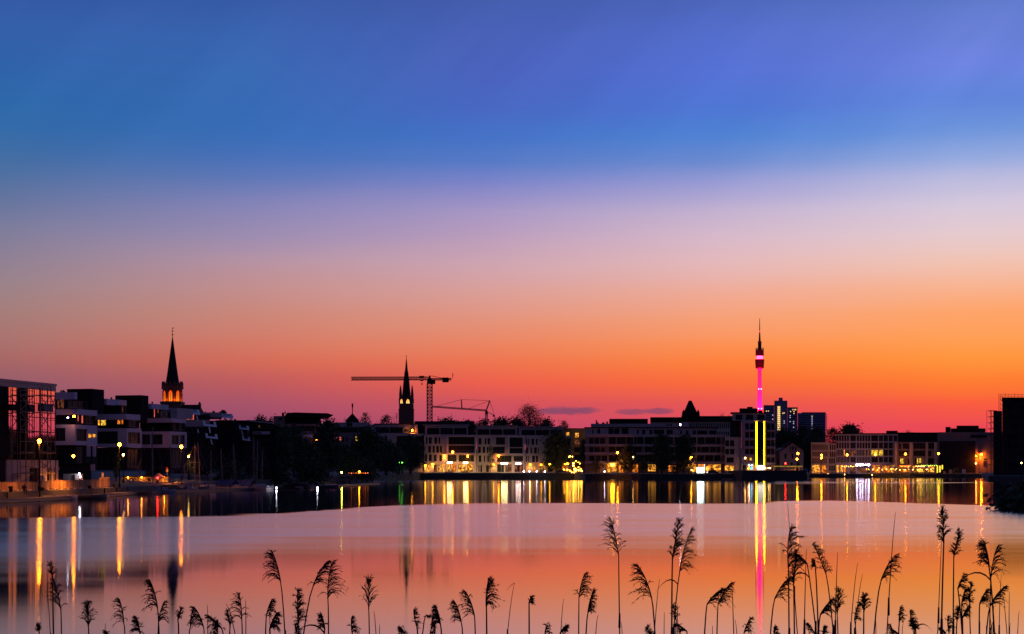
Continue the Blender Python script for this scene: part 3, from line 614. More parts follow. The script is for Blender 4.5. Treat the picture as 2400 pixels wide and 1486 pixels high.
front(a, 1231.5, 1340, 1020.6, 1107.5, YC, 14, [(1233, 1028.5, 1235.5, 1042.5, 'w'), (1237.5, 1028.5, 1240, 1042.5, 'w'), (1245.6, 1028.5, 1252, 1042.5, 'w'), (1256, 1028.5, 1260, 1042.5, 'w'), (1233, 1048.6, 1238, 1063, 'w'), (1243.5, 1048.6, 1247, 1063, 'w'), (1252, 1048.6, 1258, 1063, 'w'), (1260.5, 1048.6, 1263, 1063, 'w'),
  (1233, 1068, 1236, 1083, 'w'), (1238, 1068, 1240.5, 1083, 'w'), (1247, 1068, 1254, 1083, 'w'), (1256, 1068, 1261, 1083, 'w'), (1280, 1027, 1338, 1052, 'B'), (1280, 1056, 1338, 1084, 'W'), (1232.5, 1089, 1235, 1106, 'L'), (1251.3, 1092, 1254.8, 1105, 'L'), (1283, 1090, 1296, 1106, 'W'), (1318, 1090, 1332, 1106, 'O')], M_plaster)
front(a, 1216, 1321, 1002, 1020.4, YC + 3, 10, [(1222.5, 1007.5, 1254, 1020, 'W'), (1256, 1007.5, 1288, 1020, 'W'), (1290, 1007.5, 1319, 1020, 'W')], M_plaster, 'penthouse')
fbox(a, 'roof_edge', 1214, 1323, 1000, 1002, YC + 2.2, 12, M_plaster)
a = bld('ochre_house', 'narrow ochre yellow house between the pale block and the long terrace', 1347, 696, 'house')
front(a, 1322, 1373, 1005, 1107.5, 700, 14, [(1327, 1013, 1334, 1021, 'L'), (1347.5, 1014.5, 1357, 1026, 'L'), (1346, 1030, 1360, 1042, 'D'), (1346, 1048, 1360, 1060, 'W'), (1346, 1066, 1360, 1080, 'W'), (1330, 1048, 1340, 1060, 'W')], M_ochre)
fbox(a, 'roof_edge', 1321, 1374, 1003.6, 1005, 699.6, 14.5, M_brown)
# long building of banded storeys
YJ = 612
a = bld('long_terrace', 'long curved apartment terrace with pale balcony bands over lit shops', 1530, YJ)
def jrow(x0, x1, y0, y1, kinds, gap=2.0, w=(12, 22), seed=1):
    random.seed(seed); out = []; x = x0
    while x < x1 - 5:
        ww = random.uniform(*w); e = min(x + ww, x1); out.append((x, y0, e, y1, random.choice(kinds))); x = e + gap
    return out
band = [(1024.5, 1040.5), (1046.5, 1059.8), (1066, 1080.5)]
for i, (y0, y1) in enumerate(band):
    ops = jrow(1381, 1424, y0 + 2, y1, 'W', 2.0, (9, 14), 3 + i) + jrow(1427, 1508, y0, y1, 'W', 2.2, (14, 24), 13 + i) + jrow(1511, 1692, y0, y1, 'W', 2.4, (13, 25), 23 + i)
    front(a, 1372, 1700, y0 - 1.2, y1 + .8, YJ + 1.4, 12, ops, M_brown, 'storey')
for y0, y1 in ((1018.2, 1024.2), (1041.2, 1046.2), (1060.6, 1066), (1081.4, 1087)):
    fbox(a, 'balcony_band', 1370, 1424.4, y0 - .6, y1 - .4, YJ + .8, 12, M_plaster); fbox(a, 'balcony_band', 1424.8, 1580, y0, y1, YJ, 13, M_plaster); fbox(a, 'balcony_band', 1580.4, 1702, y0 + .6, y1 + .6, YJ + .3, 12.5, M_plaster)
for p_ in (1424.5, 1485, 1510, 1552, 1580, 1633, 1690): fbox(a, 'column', p_ - .7, p_ + .7, 1024, 1081.5, YJ + .05, .35, M_plaster)
front(a, 1370, 1702, 1087, 1109, YJ + 2.2, 11, [(1405, 1088, 1420, 1107, 'D'), (1424, 1088, 1430, 1107, 'L'), (1434, 1088, 1446, 1107, 'S'), (1450, 1088, 1462, 1108, 'T'), (1482, 1084, 1496, 1108, 'T'), (1519, 1088, 1538, 1105, 'S'), (1566, 1090, 1585, 1106, 'T'), (1617, 1087.5, 1633, 1107, 'S'), (1636, 1087.5, 1652, 1108, 'T'), (1654, 1087.5, 1690, 1108, 'S')], M_brown, 'shop_floor')
front(a, 1371, 1680, 1003, 1018, YJ + 3.5, 9, [(1388, 1006, 1391, 1016, 'w'), (1400, 1005, 1407, 1016, 'w'), (1426, 1004, 1438, 1017, 'W'), (1439, 1004, 1452, 1017, 'W'), (1457, 1004, 1473, 1017, 'W'), (1493, 1007, 1497, 1017, 'w'), (1505, 1007, 1512.5, 1018, 'w'), (1522, 1007, 1529, 1018, 'w'), (1532, 1007, 1557, 1017, 'W'), (1562, 1007, 1577, 1018, 'W'), (1594, 1009, 1598, 1018, 'w'), (1607, 1009, 1614, 1018, 'w'), (1624, 1009, 1631, 1018, 'w'), (1634, 1009, 1658, 1018, 'W'), (1662, 1009, 1679, 1018, 'W')], M_plaster, 'attic_storey')
fbox(a, 'roof_edge', 1369, 1682, 1001, 1003, YJ + 2.8, 10, M_roof)
front(a, 1385, 1560, 993, 1001, YJ + 6, 8, None, M_plaster, 'roof_storey')
fbox(a, 'roof_plant', 1428, 1518.5, 981.5, 993, YJ + 7, 6, M_black)
roofbits(a, ((1398, 984.5, 994, 3), (1401, 990, 994, 4), (1414, 990, 994, 6), (1423, 988, 994, 4)), YJ + 8)
a = bld('office_block', 'long dark roofed block with rows of slit windows behind the long terrace', 1640, 680)
front(a, 1524, 1614, 989, 1030, 676, 14, [(1541.5 + i * 5.1, 994, 1544.5 + i * 5.1, 999, 'w') for i in range(7)], M_plaster)
front(a, 1612, 1711, 988, 1030, 680, 14, [(1616 + i * 5.05, 992, 1618.8 + i * 5.05, 1004.5, 'w') for i in range(19)] + [(1681 + i * 5.0, 1011.5, 1683.8 + i * 5.0, 1022, 'w') for i in range(6)], M_stone, 'wing')
fbox(a, 'roof', 1524, 1600, 977.8, 989, 675, 14, M_black); fbox(a, 'roof', 1600.2, 1720, 975, 987.9, 679, 14, M_roof)
# tower block with neon strips
YK = 606
K = bld('corner_tower', 'tall pale corner block with two glowing yellow vertical light strips', 1770, YK)
kw = []
for (y0, y1) in ((992, 1007), (1012.5, 1026), (1032.5, 1046), (1052, 1065), (1072, 1084)):
    kw += [(1746.5, y0, 1756, y1, 'w'), (1757.5, y0, 1767, y1, 'w'), (1797, y0, 1806, y1, 'w'), (1807.5, y0, 1815, y1, 'w')]
kw[16] = (1746.5, 1072, 1755, 1084, 'D'); kw[17] = (1757, 1072.5, 1762, 1079, 'Y')
front(K, 1737.5, 1817, 986, 1105, YK, 16, kw + [(1740, 1089, 1748, 1104, 'W'), (1751, 1090, 1760, 1104, 'L'), (1762, 1090, 1769, 1104, 'O'), (1797, 1090, 1812, 1103, 'D')], M_plaster)
for y_ in (1009.5, 1029, 1049, 1068.5, 1086.5): fbox(K, 'balcony_band', 1743, 1769, y_ - 1.6, y_ + 1.6, YK - .9, .9, M_plaster); fbox(K, 'balcony_band', 1795, 1818.5, y_ - 1.6, y_ + 1.6, YK - .9, .9, M_plaster)
front(K, 1716, 1795, 968, 985.8, YK + 2, 13, [(1724, 972, 1740, 984, 'W'), (1748, 972, 1766, 984, 'W'), (1775, 972, 1792, 984, 'W')], M_plaster, 'penthouse')
fbox(K, 'roof_edge', 1712, 1797, 966, 968, YK + 1.4, 14, M_roof); fbox(K, 'roof_plant', 1733, 1776, 957, 966, YK + 4, 8, M_black); fbox(K, 'roof_plant', 1751, 1764, 953.5, 957, YK + 5, 5, M_black); fbox(K, 'roof_plant', 1776.2, 1787, 961, 966, YK + 4.2, 7, M_black)
front(K, 1711, 1737.3, 986, 1024, YK + 3, 12, [(1716, 992, 1732, 1004, 'W')], M_dark, 'side_storey')
front(K, 1699, 1737.2, 1024.4, 1105, YK + 1, 14, [(1700, 1032, 1709, 1046, 'w'), (1711, 1032, 1721, 1046, 'w'), (1700, 1052, 1709, 1065, 'w'), (1711, 1052, 1721, 1065, 'w'), (1703, 1072, 1720, 1084, 'W'), (1698.5, 1090, 1721, 1104, 'S')], M_stone, 'side_wing')
E_neon = emit('yellow_neon', (255, 184, 6), 34.0)
for p_ in (1772.8, 1790.8): MB().box(PX(p_, YK) - .55, PX(p_, YK) + .55, YK - .09, YK - .02, PZ(1094, YK), PZ(988.6, YK)).build('added_dark_backing', M_dark, K)  # dark backing added to soak up the strips' spill on the wall
for p_ in (1772.8, 1790.8): MB().box(PX(p_, YK) - .11, PX(p_, YK) + .11, YK - .45, YK - .1, PZ(1094, YK), PZ(988.6, YK)).build('light_strip', E_neon, K)
for p_ in (1772.8, 1790.8):
    for s_ in (-.34, .30): MB().box(PX(p_, YK) + s_, PX(p_, YK) + s_ + .04, YK - .8, YK - .1, PZ(1094, YK), PZ(988.6, YK)).build('added_light_shield', M_dark, K)  # fins added to keep the strip light off the wall beside it
fbox(K, 'recessed_glazing', 1775.5, 1788, 988, 1094, YK - .06, .05, M_glass)
MB().box(PX(1773, YK), PX(1789, YK), YK - 2.2, YK - 1.8, PZ(1101, YK), PZ(1091, YK)).build('entrance_light', emit('entrance_white', (255, 232, 214), 5.0), K)
# gabled villa
G = bld('gabled_house', 'old plastered house with a steep gable beside the yellow light strips', 1858, 612, 'house')
D = 612; q = MB(); q.prism([PT(1827, 1106, D), PT(1883, 1106, D), PT(1883, 1054, D), PT(1858, 1037, D), PT(1827, 1055, D)], Vector((0, 12, 0))); q.build('wall', M_stone, G)
for p0, p1, y0, y1 in ((1839, 1843, 1063, 1075), (1855, 1859.5, 1063, 1075), (1869, 1873, 1063, 1075), (1851.5, 1854, 1047, 1056), (1856.5, 1860, 1046, 1056), (1863, 1866, 1047, 1056), (1838, 1843, 1084, 1096), (1853, 1858, 1084, 1096), (1869, 1874, 1084, 1096)):
    window(G, Vector((PX((p0 + p1) / 2, D), D - .08, PZ(y1, D))), (p1 - p0) / F * D * 1.05, (y1 - y0) / F * D, 'w', 0)
for s in (-1, 1):
    q = MB(); e0, e1 = PT(1858, 1035, D - .8), PT(1858 + s * 28.5, 1055, D - .8); dn = Vector((0, 0, -.4))
    q.prism([e0, e1, e1 + dn, e0 + dn] if s > 0 else [e0 + dn, e1 + dn, e1, e0], Vector((0, 13.6, 0))); q.build('roof_slope', M_roof, G)
fbox(G, 'string_course', 1826.8, 1883.2, 1078, 1079.2, D - .25, .24, M_stone); fbox(G, 'balcony', 1850, 1867, 1057, 1059, D - .9, .89, M_brown)
front(G, 1812, 1826.5, 1058, 1106, 614, 10, [(1817, 1062, 1820, 1072, 'w'), (1815, 1080, 1819, 1090, 'w'), (1821.5, 1080, 1825, 1090, 'w')], M_brown, 'side_wing')
# ------------------------------------------------------------------ far right quay
YN = 845
a = bld('slatted_house', 'low ochre-lit house with fine vertical slats at the harbour mouth', 1930, YN)
front(a, 1901, 1942.5, 1038, 1109, YN, 14, [(1902.5, 1042, 1941, 1055, 'W'), (1902.5, 1058.5, 1941, 1070, 'W'), (1902.5, 1073.5, 1938, 1086, 'W'), (1904, 1089, 1922, 1108, 'S'), (1924, 1090, 1937, 1108, 'T')], M_stone)
for i in range(27):
    p_ = 1903 + i * 1.45; fbox(a, 'slat', p_, p_ + .55, 1042.5, 1087, YN - .12, .1, M_stone)
front(a, 1942.8, 1959, 1039.5, 1109, YN + .4, 13, [(1945 + 5 * j - (1.5 if k > 1 else 0), y, 1948.5 + 5 * j - (1.5 if k > 1 else 0), y + 12.5, 'w') for k, y in enumerate((1042, 1058.5, 1074, 1091)) for j in range(3)], M_stone, 'side_wing')
fbox(a, 'roof_edge', 1900.6, 1943, 1036.6, 1038, YN - .3, 15, M_stone)
a = bld('grid_house', 'flat roofed office house with a pale frame grid and one row of yellow lit windows', 2030, YN)
ops = []
for k, (y0, y1) in enumerate(((1020.5, 1034), (1037, 1051), (1054, 1068), (1071, 1084))):
    n = 5 if k < 2 else 9
    for j in range(n):
        w_ = 31.0 / n; kd = 'w'
        ops.append((1960.5 + j * w_, y0, 1960.5 + (j + .72) * w_, y1, 'L' if (k == 2 and j == 5) else kd))
    ops.append((1993, y0, 2006, y1, 'W' if k != 2 else 'D'))
    n = 5 if k < 2 else 9
    for j in range(n):
        w_ = 32.5 / n; ops.append((2008.5 + j * w_, y0, 2008.5 + (j + .75) * w_, y1, 'D' if (k == 2 and j in (5, 7)) else 'w'))
    for x0, x1 in ((2042, 2058), (2060, 2069.5), (2071.5, 2081), (2083, 2092.5), (2094.5, 2103)):
        ops.append((x0, y0, x1, y1, 'Y' if (k == 2 and x0 < 2065) else 'W'))
ops += [(1961, 1090, 1967, 1107, 'S'), (1969.5, 1090, 1976, 1107, 'S'), (1978, 1090, 1984, 1107, 'T'), (1993, 1090, 2004, 1108, 'D'), (2010, 1092, 2040, 1108, 'D'), (2044, 1090, 2064, 1108, 'T'), (2067, 1090, 2086, 1108, 'T'), (2088, 1090, 2102, 1108, 'S')]
front(a, 1959.3, 2104.5, 1017, 1109, YN, 15, ops, M_plaster)
fbox(a, 'roof_edge', 1958.6, 2104.8, 1015.2, 1017, YN - .4, 15.6, M_roof); fbox(a, 'roof_plant', 2077, 2104, 1009.5, 1015.2, YN + 5, 7, M_black)
a = bld('pillared_house', 'dark house with tall pale piers above the crowded parasol terrace', 2150, YN)
front(a, 2098, 2200, 1036, 1109, YN - 6, 14, [(2106, 1040, 2112, 1052, 'W'), (2116, 1039, 2132, 1052, 'W'), (2141, 1038, 2170, 1052, 'W'), (2176, 1038, 2190, 1052, 'W'), (2106, 1056, 2130, 1069, 'W'), (2141, 1056, 2168, 1069, 'W'), (2175, 1057, 2183, 1069, 'w'), (2107, 1073.5, 2108.8, 1087, 'w'), (2109.5, 1074, 2118, 1087, 'Y'), (2119.5, 1074, 2121, 1087, 'D'), (2127, 1074, 2131, 1087, 'w'), (2144, 1074, 2147.5, 1087, 'w'), (2149, 1074, 2152.3, 1087, 'Y'), (2154.5, 1074, 2159, 1085, 'Y'), (2161, 1074, 2164, 1087, 'D'), (2175, 1074, 2190, 1087, 'W'), (2106, 1091, 2134, 1107, 'T'), (2138, 1091, 2168, 1107, 'S'), (2172, 1091, 2192, 1107, 'S')], M_brown)
for x0, x1 in ((2097, 2103), (2132, 2139.5), (2170.5, 2175), (2190.5, 2196)): fbox(a, 'pier', x0, x1, 1036.5, 1108, YN - 7, .95, M_plaster)
front(a, 2104, 2198, 1016, 1036, YN + 4, 12, [(2108, 1019, 2116, 1031, 'w'), (2120, 1019, 2136, 1031, 'w'), (2142, 1021, 2160, 1033, 'W'), (2164, 1020, 2190, 1033, 'W')], M_dark, 'upper_storey')
fbox(a, 'roof_edge', 2098, 2200, 1013.5, 1016, YN + 3.5, 13, M_roof)
a = bld('dark_hall', 'windowless dark hall with a lamp-lit orange side wall near the right edge', 2255, 848)
front(a, 2197, 2352, 1013, 1109, 848, 16, None, M_brown)
fbox(a, 'dark_facade', 2203, 2286, 1034, 1108, 847.6, .38, M_dark); fbox(a, 'roof_parapet', 2275, 2313, 1019, 1026, 847.7, .28, M_dark)
fbox(a, 'roof_plant', 2216, 2228, 1000.5, 1013, 855, 5, M_black); fbox(a, 'roof_storey', 2228.3, 2310, 1004, 1013, 856, 6, M_roof); fbox(a, 'roof_storey', 2242, 2294, 997.5, 1004, 857, 5, M_roof)
for i in range(3): fbox(a, 'wall_grille', 2305, 2312, 1074.5 + i * 6, 1076 + i * 6, 847.5, .45, M_black)
fbox(a, 'wall_pilaster', 2295, 2297, 1066, 1106, 847.5, .45, M_brown)
# dark block at the right edge, with its own scaffold
YQ = 560
a = bld('dark_tower_block', 'unlit dark block under construction cut off by the right edge', 2380, YQ, zb=1.6)
front(a, 2349, 2520, 934, 1116, YQ, 22, [(2362 + 14 * i, 950 + 22 * j, 2371 + 14 * i, 963 + 22 * j, 'w') for i in range(6) for j in range(7)], M_dark)
fbox(a, 'roof_edge', 2348, 2522, 931.5, 934, YQ - .5, 23, M_black)
front(a, 2328, 2348.6, 963, 1116, YQ + 3, 16, [(2331, 975 + 24 * j, 2345, 987 + 24 * j, 'W') for j in range(5)], M_dark, 'side_wing')
S2 = thing('scaffold', 'tall tube scaffold climbing the dark block at the right edge', 'scaffold', (PX(2330, YQ - 1.5), YQ - 1.5, 1.6))
for p_ in (2313, 2322, 2323.5, 2331):
    for dy in (-2.6, -1.2): MB().tube([(PX(p_, YQ + dy), YQ + dy, 1.6), (PX(p_, YQ + dy), YQ + dy, PZ(962, YQ))], .07, 5).build('upright', M_tube, S2)
for j in range(10):
    y_ = 963 + j * 14
    for dy in (-2.6, -1.2): MB().bar((PX(2313, YQ), YQ + dy, PZ(y_, YQ)), (PX(2331, YQ), YQ + dy, PZ(y_, YQ)), .12).build('ledger', M_tube, S2)
    MB().bar((PX(2313, YQ), YQ - 2.6, PZ(y_, YQ)), (PX(2322, YQ), YQ - 2.6, PZ(y_ + 14, YQ)), .09).build('brace', M_tube, S2)
    MB().box(PX(2313, YQ), PX(2331, YQ), YQ - 2.5, YQ - 1.3, PZ(y_ + 1, YQ), PZ(y_ + .3, YQ)).build('deck', mat('planks'), S2)
S3 = thing('scaffold', 'scaffold guard rails crowning the roof of the dark block at the right edge', 'scaffold', (PX(2345, YQ - 1), YQ - 1, PZ(960, YQ)))
for i, p_ in enumerate((2341, 2344, 2349, 2356, 2363, 2370, 2378, 2386, 2394)):
    yb = 1110 if p_ < 2345 else 934
    MB().tube([(PX(p_, YQ - 1), YQ - 1, PZ(yb, YQ)), (PX(p_, YQ - 1), YQ - 1, PZ(922 + (i % 3) * 2, YQ))], .06, 5).build('upright', M_tube, S3)
for y_ in (925, 929, 933): MB().bar((PX(2341, YQ), YQ - 1, PZ(y_, YQ)), (PX(2400, YQ), YQ - 1, PZ(y_, YQ)), .09).build('ledger', M_tube, S3)
for j in range(8): MB().bar((PX(2341, YQ), YQ - 1, PZ(934 + j * 10, YQ)), (PX(2349, YQ), YQ - 1, PZ(944 + j * 10, YQ)), .1).build('brace', M_tube, S3)
# ------------------------------------------------------------------ church with lit belfry (first spire)
def arch_pts(w, h, n=5):
    r = w * .5; z0 = h - w * .87; pts = [(-r, 0), (r, 0), (r, z0)]
    for i in range(1, n): a = math.radians(60 * i / n); pts.append((-r + w * math.cos(a), z0 + w * math.sin(a)))
    pts.append((0, h))
    for i in range(n - 1, 0, -1): a = math.radians(60 * i / n); pts.append((r - w * math.cos(a), z0 + w * math.sin(a)))
    pts.append((-r, z0)); return pts
def arch(parent, c, w, h, ang, m, fm, d=.12):
    """pointed window: lit pane and a proud moulding, on a wall facing ang (radians from -y)"""
    u = Vector((math.cos(ang), math.sin(ang), 0)); nrm = Vector((math.sin(ang), -math.cos(ang), 0)); c = Vector(c)
    q = MB(); q.prism([c + u * x + Vector((0, 0, z)) for x, z in arch_pts(w, h)], nrm * d); o = q.build('belfry_opening', m, parent)
    q = MB(); P = arch_pts(w, h)[1:] + [arch_pts(w, h)[0]]
    for (x0, z0), (x1, z1) in zip(P, P[1:]): q.bar(c + u * x0 + Vector((0, 0, z0)) + nrm * d, c + u * x1 + Vector((0, 0, z1)) + nrm * d, .28)
    q.bar(c + nrm * (d + .1), c + nrm * (d + .1) + Vector((0, 0, h * .7)), .16)
    q.build('arch_moulding', fm, parent)
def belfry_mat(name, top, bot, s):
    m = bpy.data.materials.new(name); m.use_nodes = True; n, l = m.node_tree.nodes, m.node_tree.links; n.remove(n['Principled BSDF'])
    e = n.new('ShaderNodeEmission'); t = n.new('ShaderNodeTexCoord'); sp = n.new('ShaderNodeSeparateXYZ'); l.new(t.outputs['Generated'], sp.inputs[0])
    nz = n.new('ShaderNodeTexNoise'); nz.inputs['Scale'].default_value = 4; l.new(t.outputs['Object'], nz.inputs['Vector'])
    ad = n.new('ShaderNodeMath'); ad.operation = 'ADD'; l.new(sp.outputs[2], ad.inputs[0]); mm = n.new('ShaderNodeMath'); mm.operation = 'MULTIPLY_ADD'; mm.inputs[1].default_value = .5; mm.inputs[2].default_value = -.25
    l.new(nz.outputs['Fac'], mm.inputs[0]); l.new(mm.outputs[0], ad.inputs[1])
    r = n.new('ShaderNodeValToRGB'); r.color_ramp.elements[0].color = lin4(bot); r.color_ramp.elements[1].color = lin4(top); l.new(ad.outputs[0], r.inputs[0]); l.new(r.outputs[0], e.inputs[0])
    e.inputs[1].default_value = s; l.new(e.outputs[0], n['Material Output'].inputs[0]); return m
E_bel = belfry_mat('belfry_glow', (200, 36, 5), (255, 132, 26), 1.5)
DC = 600; cx = PX(404.3, DC)
CH = thing('church', 'brick church with floodlit orange belfry and tall dark spire behind the white apartments', 'church', (cx, DC, 2.2))
zc_ = lambda y: PZ(y, DC); px_ = DC / F
b = MB(); b.box(cx - 23.5 * px_, cx + 23.5 * px_, DC - 23.5 * px_, DC + 23.5 * px_, 2, zc_(946)); b.box(cx - 24.5 * px_, cx + 24.5 * px_, DC - 24.5 * px_, DC + 24.5 * px_, zc_(946), zc_(942)); b.build('tower', M_brick, CH)
R8 = 21 * px_ / math.cos(math.pi / 8)
b = MB(); b.lathe((cx, DC), [(R8, zc_(942)), (R8, zc_(905))], 8, math.pi / 8); b.lathe((cx, DC), [(R8 * 1.04, zc_(912)), (R8 * 1.04, zc_(910.5))], 8, math.pi / 8); b.build('belfry', M_brick, CH)
b = MB(); b.lathe((cx, DC), [(17.5 * px_, zc_(905)), (13 * px_, zc_(880)), (.06, zc_(787))], 8, math.pi / 8); b.build('spire', mat('slate', (.012, .011, .013), .95, .3, 1.0), CH)
for i in range(8):
    an = math.pi / 4 * i; nrm = Vector((math.sin(an), -math.cos(an), 0)); u = Vector((math.cos(an), math.sin(an), 0)); r_ = 21 * px_
    c = Vector((cx, DC, 0)) + nrm * r_
    arch(CH, c + Vector((0, 0, zc_(941))), 1.55, zc_(914) - zc_(941), an, E_bel, M_brick)
    q = MB(); g0 = c + Vector((0, 0, zc_(911))); q.prism([g0 - u * 1.25, g0 + u * 1.25, g0 + Vector((0, 0, zc_(894) - zc_(911)))], nrm * .25); q.build('gablet', M_brick, CH)
    pc = Vector((cx, DC, 0)) + (nrm + u * .414) * r_; q = MB(); q.lathe((pc.x, pc.y), [(.45, zc_(912)), (.45, zc_(898)), (.03, zc_(893))], 6); q.build('pinnacle', M_brick, CH)
    if i in (2, 6):
        q = MB(); q.bar(c + Vector((0, 0, zc_(911))), c + nrm * .8 + Vector((0, 0, zc_(911.5))), .3); q.build('gargoyle', M_brick, CH)
for i in range(8):       # floodlights on the belfry ledge
    an = math.pi / 4 * i + math.pi / 8; ld = bpy.data.lights.new('belfry_floodlight', 'SPOT'); ld.energy = 260; ld.color = (1, .20, .03); ld.spot_size = math.radians(110); ld.spot_blend = .8; ld.shadow_soft_size = .15
    lo = bpy.data.objects.new('belfry_floodlight', ld); col.objects.link(lo); src = Vector((cx + math.sin(an) * 24.2 * px_ * 1.12, DC - math.cos(an) * 24.2 * px_ * 1.12, zc_(941.5))); lo.location = src
    lo.rotation_euler = (Vector((cx, DC, zc_(905))) - src).to_track_quat('-Z', 'Y').to_euler()
b = MB(); b.tube([(cx, DC, zc_(788)), (cx, DC, zc_(768))], .09, 5); b.bar((cx - .5, DC, zc_(776)), (cx + .5, DC, zc_(776)), .16); b.ball((cx, DC, zc_(784.5)), .3, 8, 4); b.prism([(cx - .05, DC, zc_(770)), (cx + .55, DC, zc_(769.5)), (cx + .4, DC, zc_(767.5)), (cx - .05, DC, zc_(768.5))], (0, .06, 0)); b.build('cross', M_black, CH)
b = MB(); x0, x1 = PX(428, DC), PX(468, DC); b.prism([(x0, DC - 8, 2), (x0, DC - 8, zc_(965)), (x0, DC, zc_(948.5)), (x0, DC + 8, zc_(965)), (x0, DC + 8, 2)], (x1 - x0, 0, 0)); b.build('nave', M_roof, CH)
b = MB(); b.box(PX(465.5, DC), PX(470.5, DC), DC - 1, DC + 1, 2, zc_(946)); b.box(PX(466.5, DC), PX(469.5, DC), DC - .5, DC + .5, zc_(946), zc_(942)); b.build('gable_turret', M_brick, CH)
# ------------------------------------------------------------------ second church
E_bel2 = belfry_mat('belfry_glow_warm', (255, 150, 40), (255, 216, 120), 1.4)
DC = 900; cx = PX(952.5, DC); px_ = DC / F
C2 = thing('church', 'slim dark church tower with needle spire and two corner pinnacles crossing the crane boom', 'church', (cx, DC, 2.2))
hw = 17 * px_
b = MB(); b.box(cx - hw, cx + hw, DC - hw, DC + hw, 2, zc_(960)); b.box(cx - hw * .95, cx + hw * .95, DC - hw * .95, DC + hw * .95, zc_(960), zc_(931)); b.box(cx - hw * 1.04, cx + hw * 1.04, DC - hw * 1.04, DC + hw * 1.04, zc_(961), zc_(959)); b.build('tower', M_brick, C2)
b = MB(); b.lathe((cx, DC), [(10.8 * px_, zc_(931)), (8.0 * px_, zc_(900)), (5.2 * px_, zc_(878)), (5.4 * px_, zc_(876)), (3.6 * px_, zc_(868)), (.05, zc_(836))], 8, math.pi / 8); b.build('spire', mat('slate'), C2)
for sx_ in (-1, 1):
    for sy_ in (-1, 1):
        q = MB(); q.lathe((cx + sx_ * hw * .80, DC + sy_ * hw * .80), [(2.6 * px_, zc_(935)), (2.6 * px_, zc_(924)), (.05, zc_(902))], 6); q.build('pinnacle', M_brick, C2)
for an in (0, math.pi / 2, math.pi, -math.pi / 2):
    nrm = Vector((math.sin(an), -math.cos(an), 0)); u = Vector((math.cos(an), math.sin(an), 0))
    for o_, w_ in ((-10.5, 1.5), (4.5, 2.0)):
        c = Vector((cx, DC, zc_(946))) + nrm * hw * .95 + u * o_ * px_; arch(C2, c, w_, zc_(935) - zc_(946), an, E_bel2, M_brick, .15)
b = MB(); b.tube([(cx, DC, zc_(837)), (cx, DC, zc_(832))], .1, 5); b.bar((cx - .5, DC, zc_(835)), (cx + .5, DC, zc_(835)), .15); b.build('cross', M_black, C2)
b = MB(); x0, x1 = PX(972, DC), PX(1112, DC); b.prism([(x0, DC - 9, 2), (x0, DC - 9, zc_(1000)), (x0, DC, zc_(987)), (x0, DC + 9, zc_(1000)), (x0, DC + 9, 2)], (x1 - x0, 0, 0)); b.build('nave', M_roof, C2)
# ------------------------------------------------------------------ tower cranes
M_crane = mat('crane_steel', (.09, .035, .025), .6, .3, 1.0)
DK = 960; P = lambda x, y, dy=0: PT(x, y, DK) + Vector((0, dy, 0)); m1 = DK / F
CR = thing('tower_crane', 'large flat-top tower crane with long horizontal boom crossing the church spire', 'crane', (PX(1007, DK), DK, 2.2))
b = MB(); b.lattice((PX(1007, DK), DK, 2.2), P(1007, 900), 11.5 * m1, 26, .34); b.build('mast', M_crane, CR)
b = MB(); b.lattice(P(1003, 887), P(823, 887.5), 7 * m1, 34, .24, True); b.build('boom', M_crane, CR)
b = MB(); b.lattice(P(1010, 889), P(1058, 889), 4 * m1, 8, .24); b.bar(P(1012, 881), P(1040, 887), .3); b.bar(P(1012, 881), P(1004, 884), .3); b.build('counter_boom', M_crane, CR)
b = MB(); b.box(PX(1001, DK), PX(1013, DK), DK - 1.5, DK + 1.5, PZ(900, DK), PZ(889, DK)); b.prism([P(1003, 889, -.6), P(1011, 889, -.6), P(1008, 880, -.6), P(1006, 880, -.6)], (0, 1.2, 0)); b.build('slewing_head', M_black, CR)
b = MB(); b.box(PX(1012, DK), PX(1020.5, DK), DK - 2.6, DK - .8, PZ(900.5, DK), PZ(890, DK)); b.build('cab', M_black, CR)
b = MB(); b.box(PX(1037, DK), PX(1051.5, DK), DK - 1.2, DK + 1.2, PZ(896, DK), PZ(885, DK)); b.build('counterweight', M_black, CR)
b = MB(); b.box(PX(983, DK), PX(994, DK), DK - .8, DK + .8, PZ(886, DK), PZ(881, DK)); b.box(PX(985, DK), PX(992, DK), DK - .6, DK + .6, PZ(893, DK), PZ(891, DK)); b.build('trolley', M_black, CR)
b = MB()
for s in (-.3, .3): b.tube([P(989, 893, s), P(989, 899, s)], .06, 4)
b.box(PX(987.7, DK), PX(990.3, DK), DK - .4, DK + .4, PZ(902, DK), PZ(898, DK)); b.build('hook_block', M_black, CR)
b = MB(); b.tube([P(1061, 887), P(1061, 873)], .12, 4); b.box(PX(1060.5, DK), PX(1062.2, DK), DK - .1, DK + .1, PZ(882, DK), PZ(876, DK)); b.build('mast_flag', M_crane, CR)
DK = 1300; m1 = DK / F; P = lambda x, y, dy=0: PT(x, y, DK) + Vector((0, dy, 0))
CR2 = thing('tower_crane', 'smaller red crane with sagging boom and raked mast peak right of the large crane', 'crane', (PX(1140, DK), DK, 2.2))
b = MB(); b.lattice((PX(1140, DK), DK, 2.2), P(1140, 964), 5 * m1, 26, .3); b.box(PX(1137.5, DK), PX(1143.5, DK), DK - 1, DK + 1, PZ(972, DK), PZ(963, DK)); b.build('mast', M_crane, CR2)
b = MB(); b.lattice(P(1138, 962), P(1013, 953), 3.2 * m1, 40, .2, True); b.build('boom', M_crane, CR2)
b = MB(); b.bar(P(1140, 965), P(1160, 974), .5); b.box(PX(1155, DK), PX(1160, DK), DK - .6, DK + .6, PZ(977, DK), PZ(973, DK)); b.build('counter_boom', M_crane, CR2)
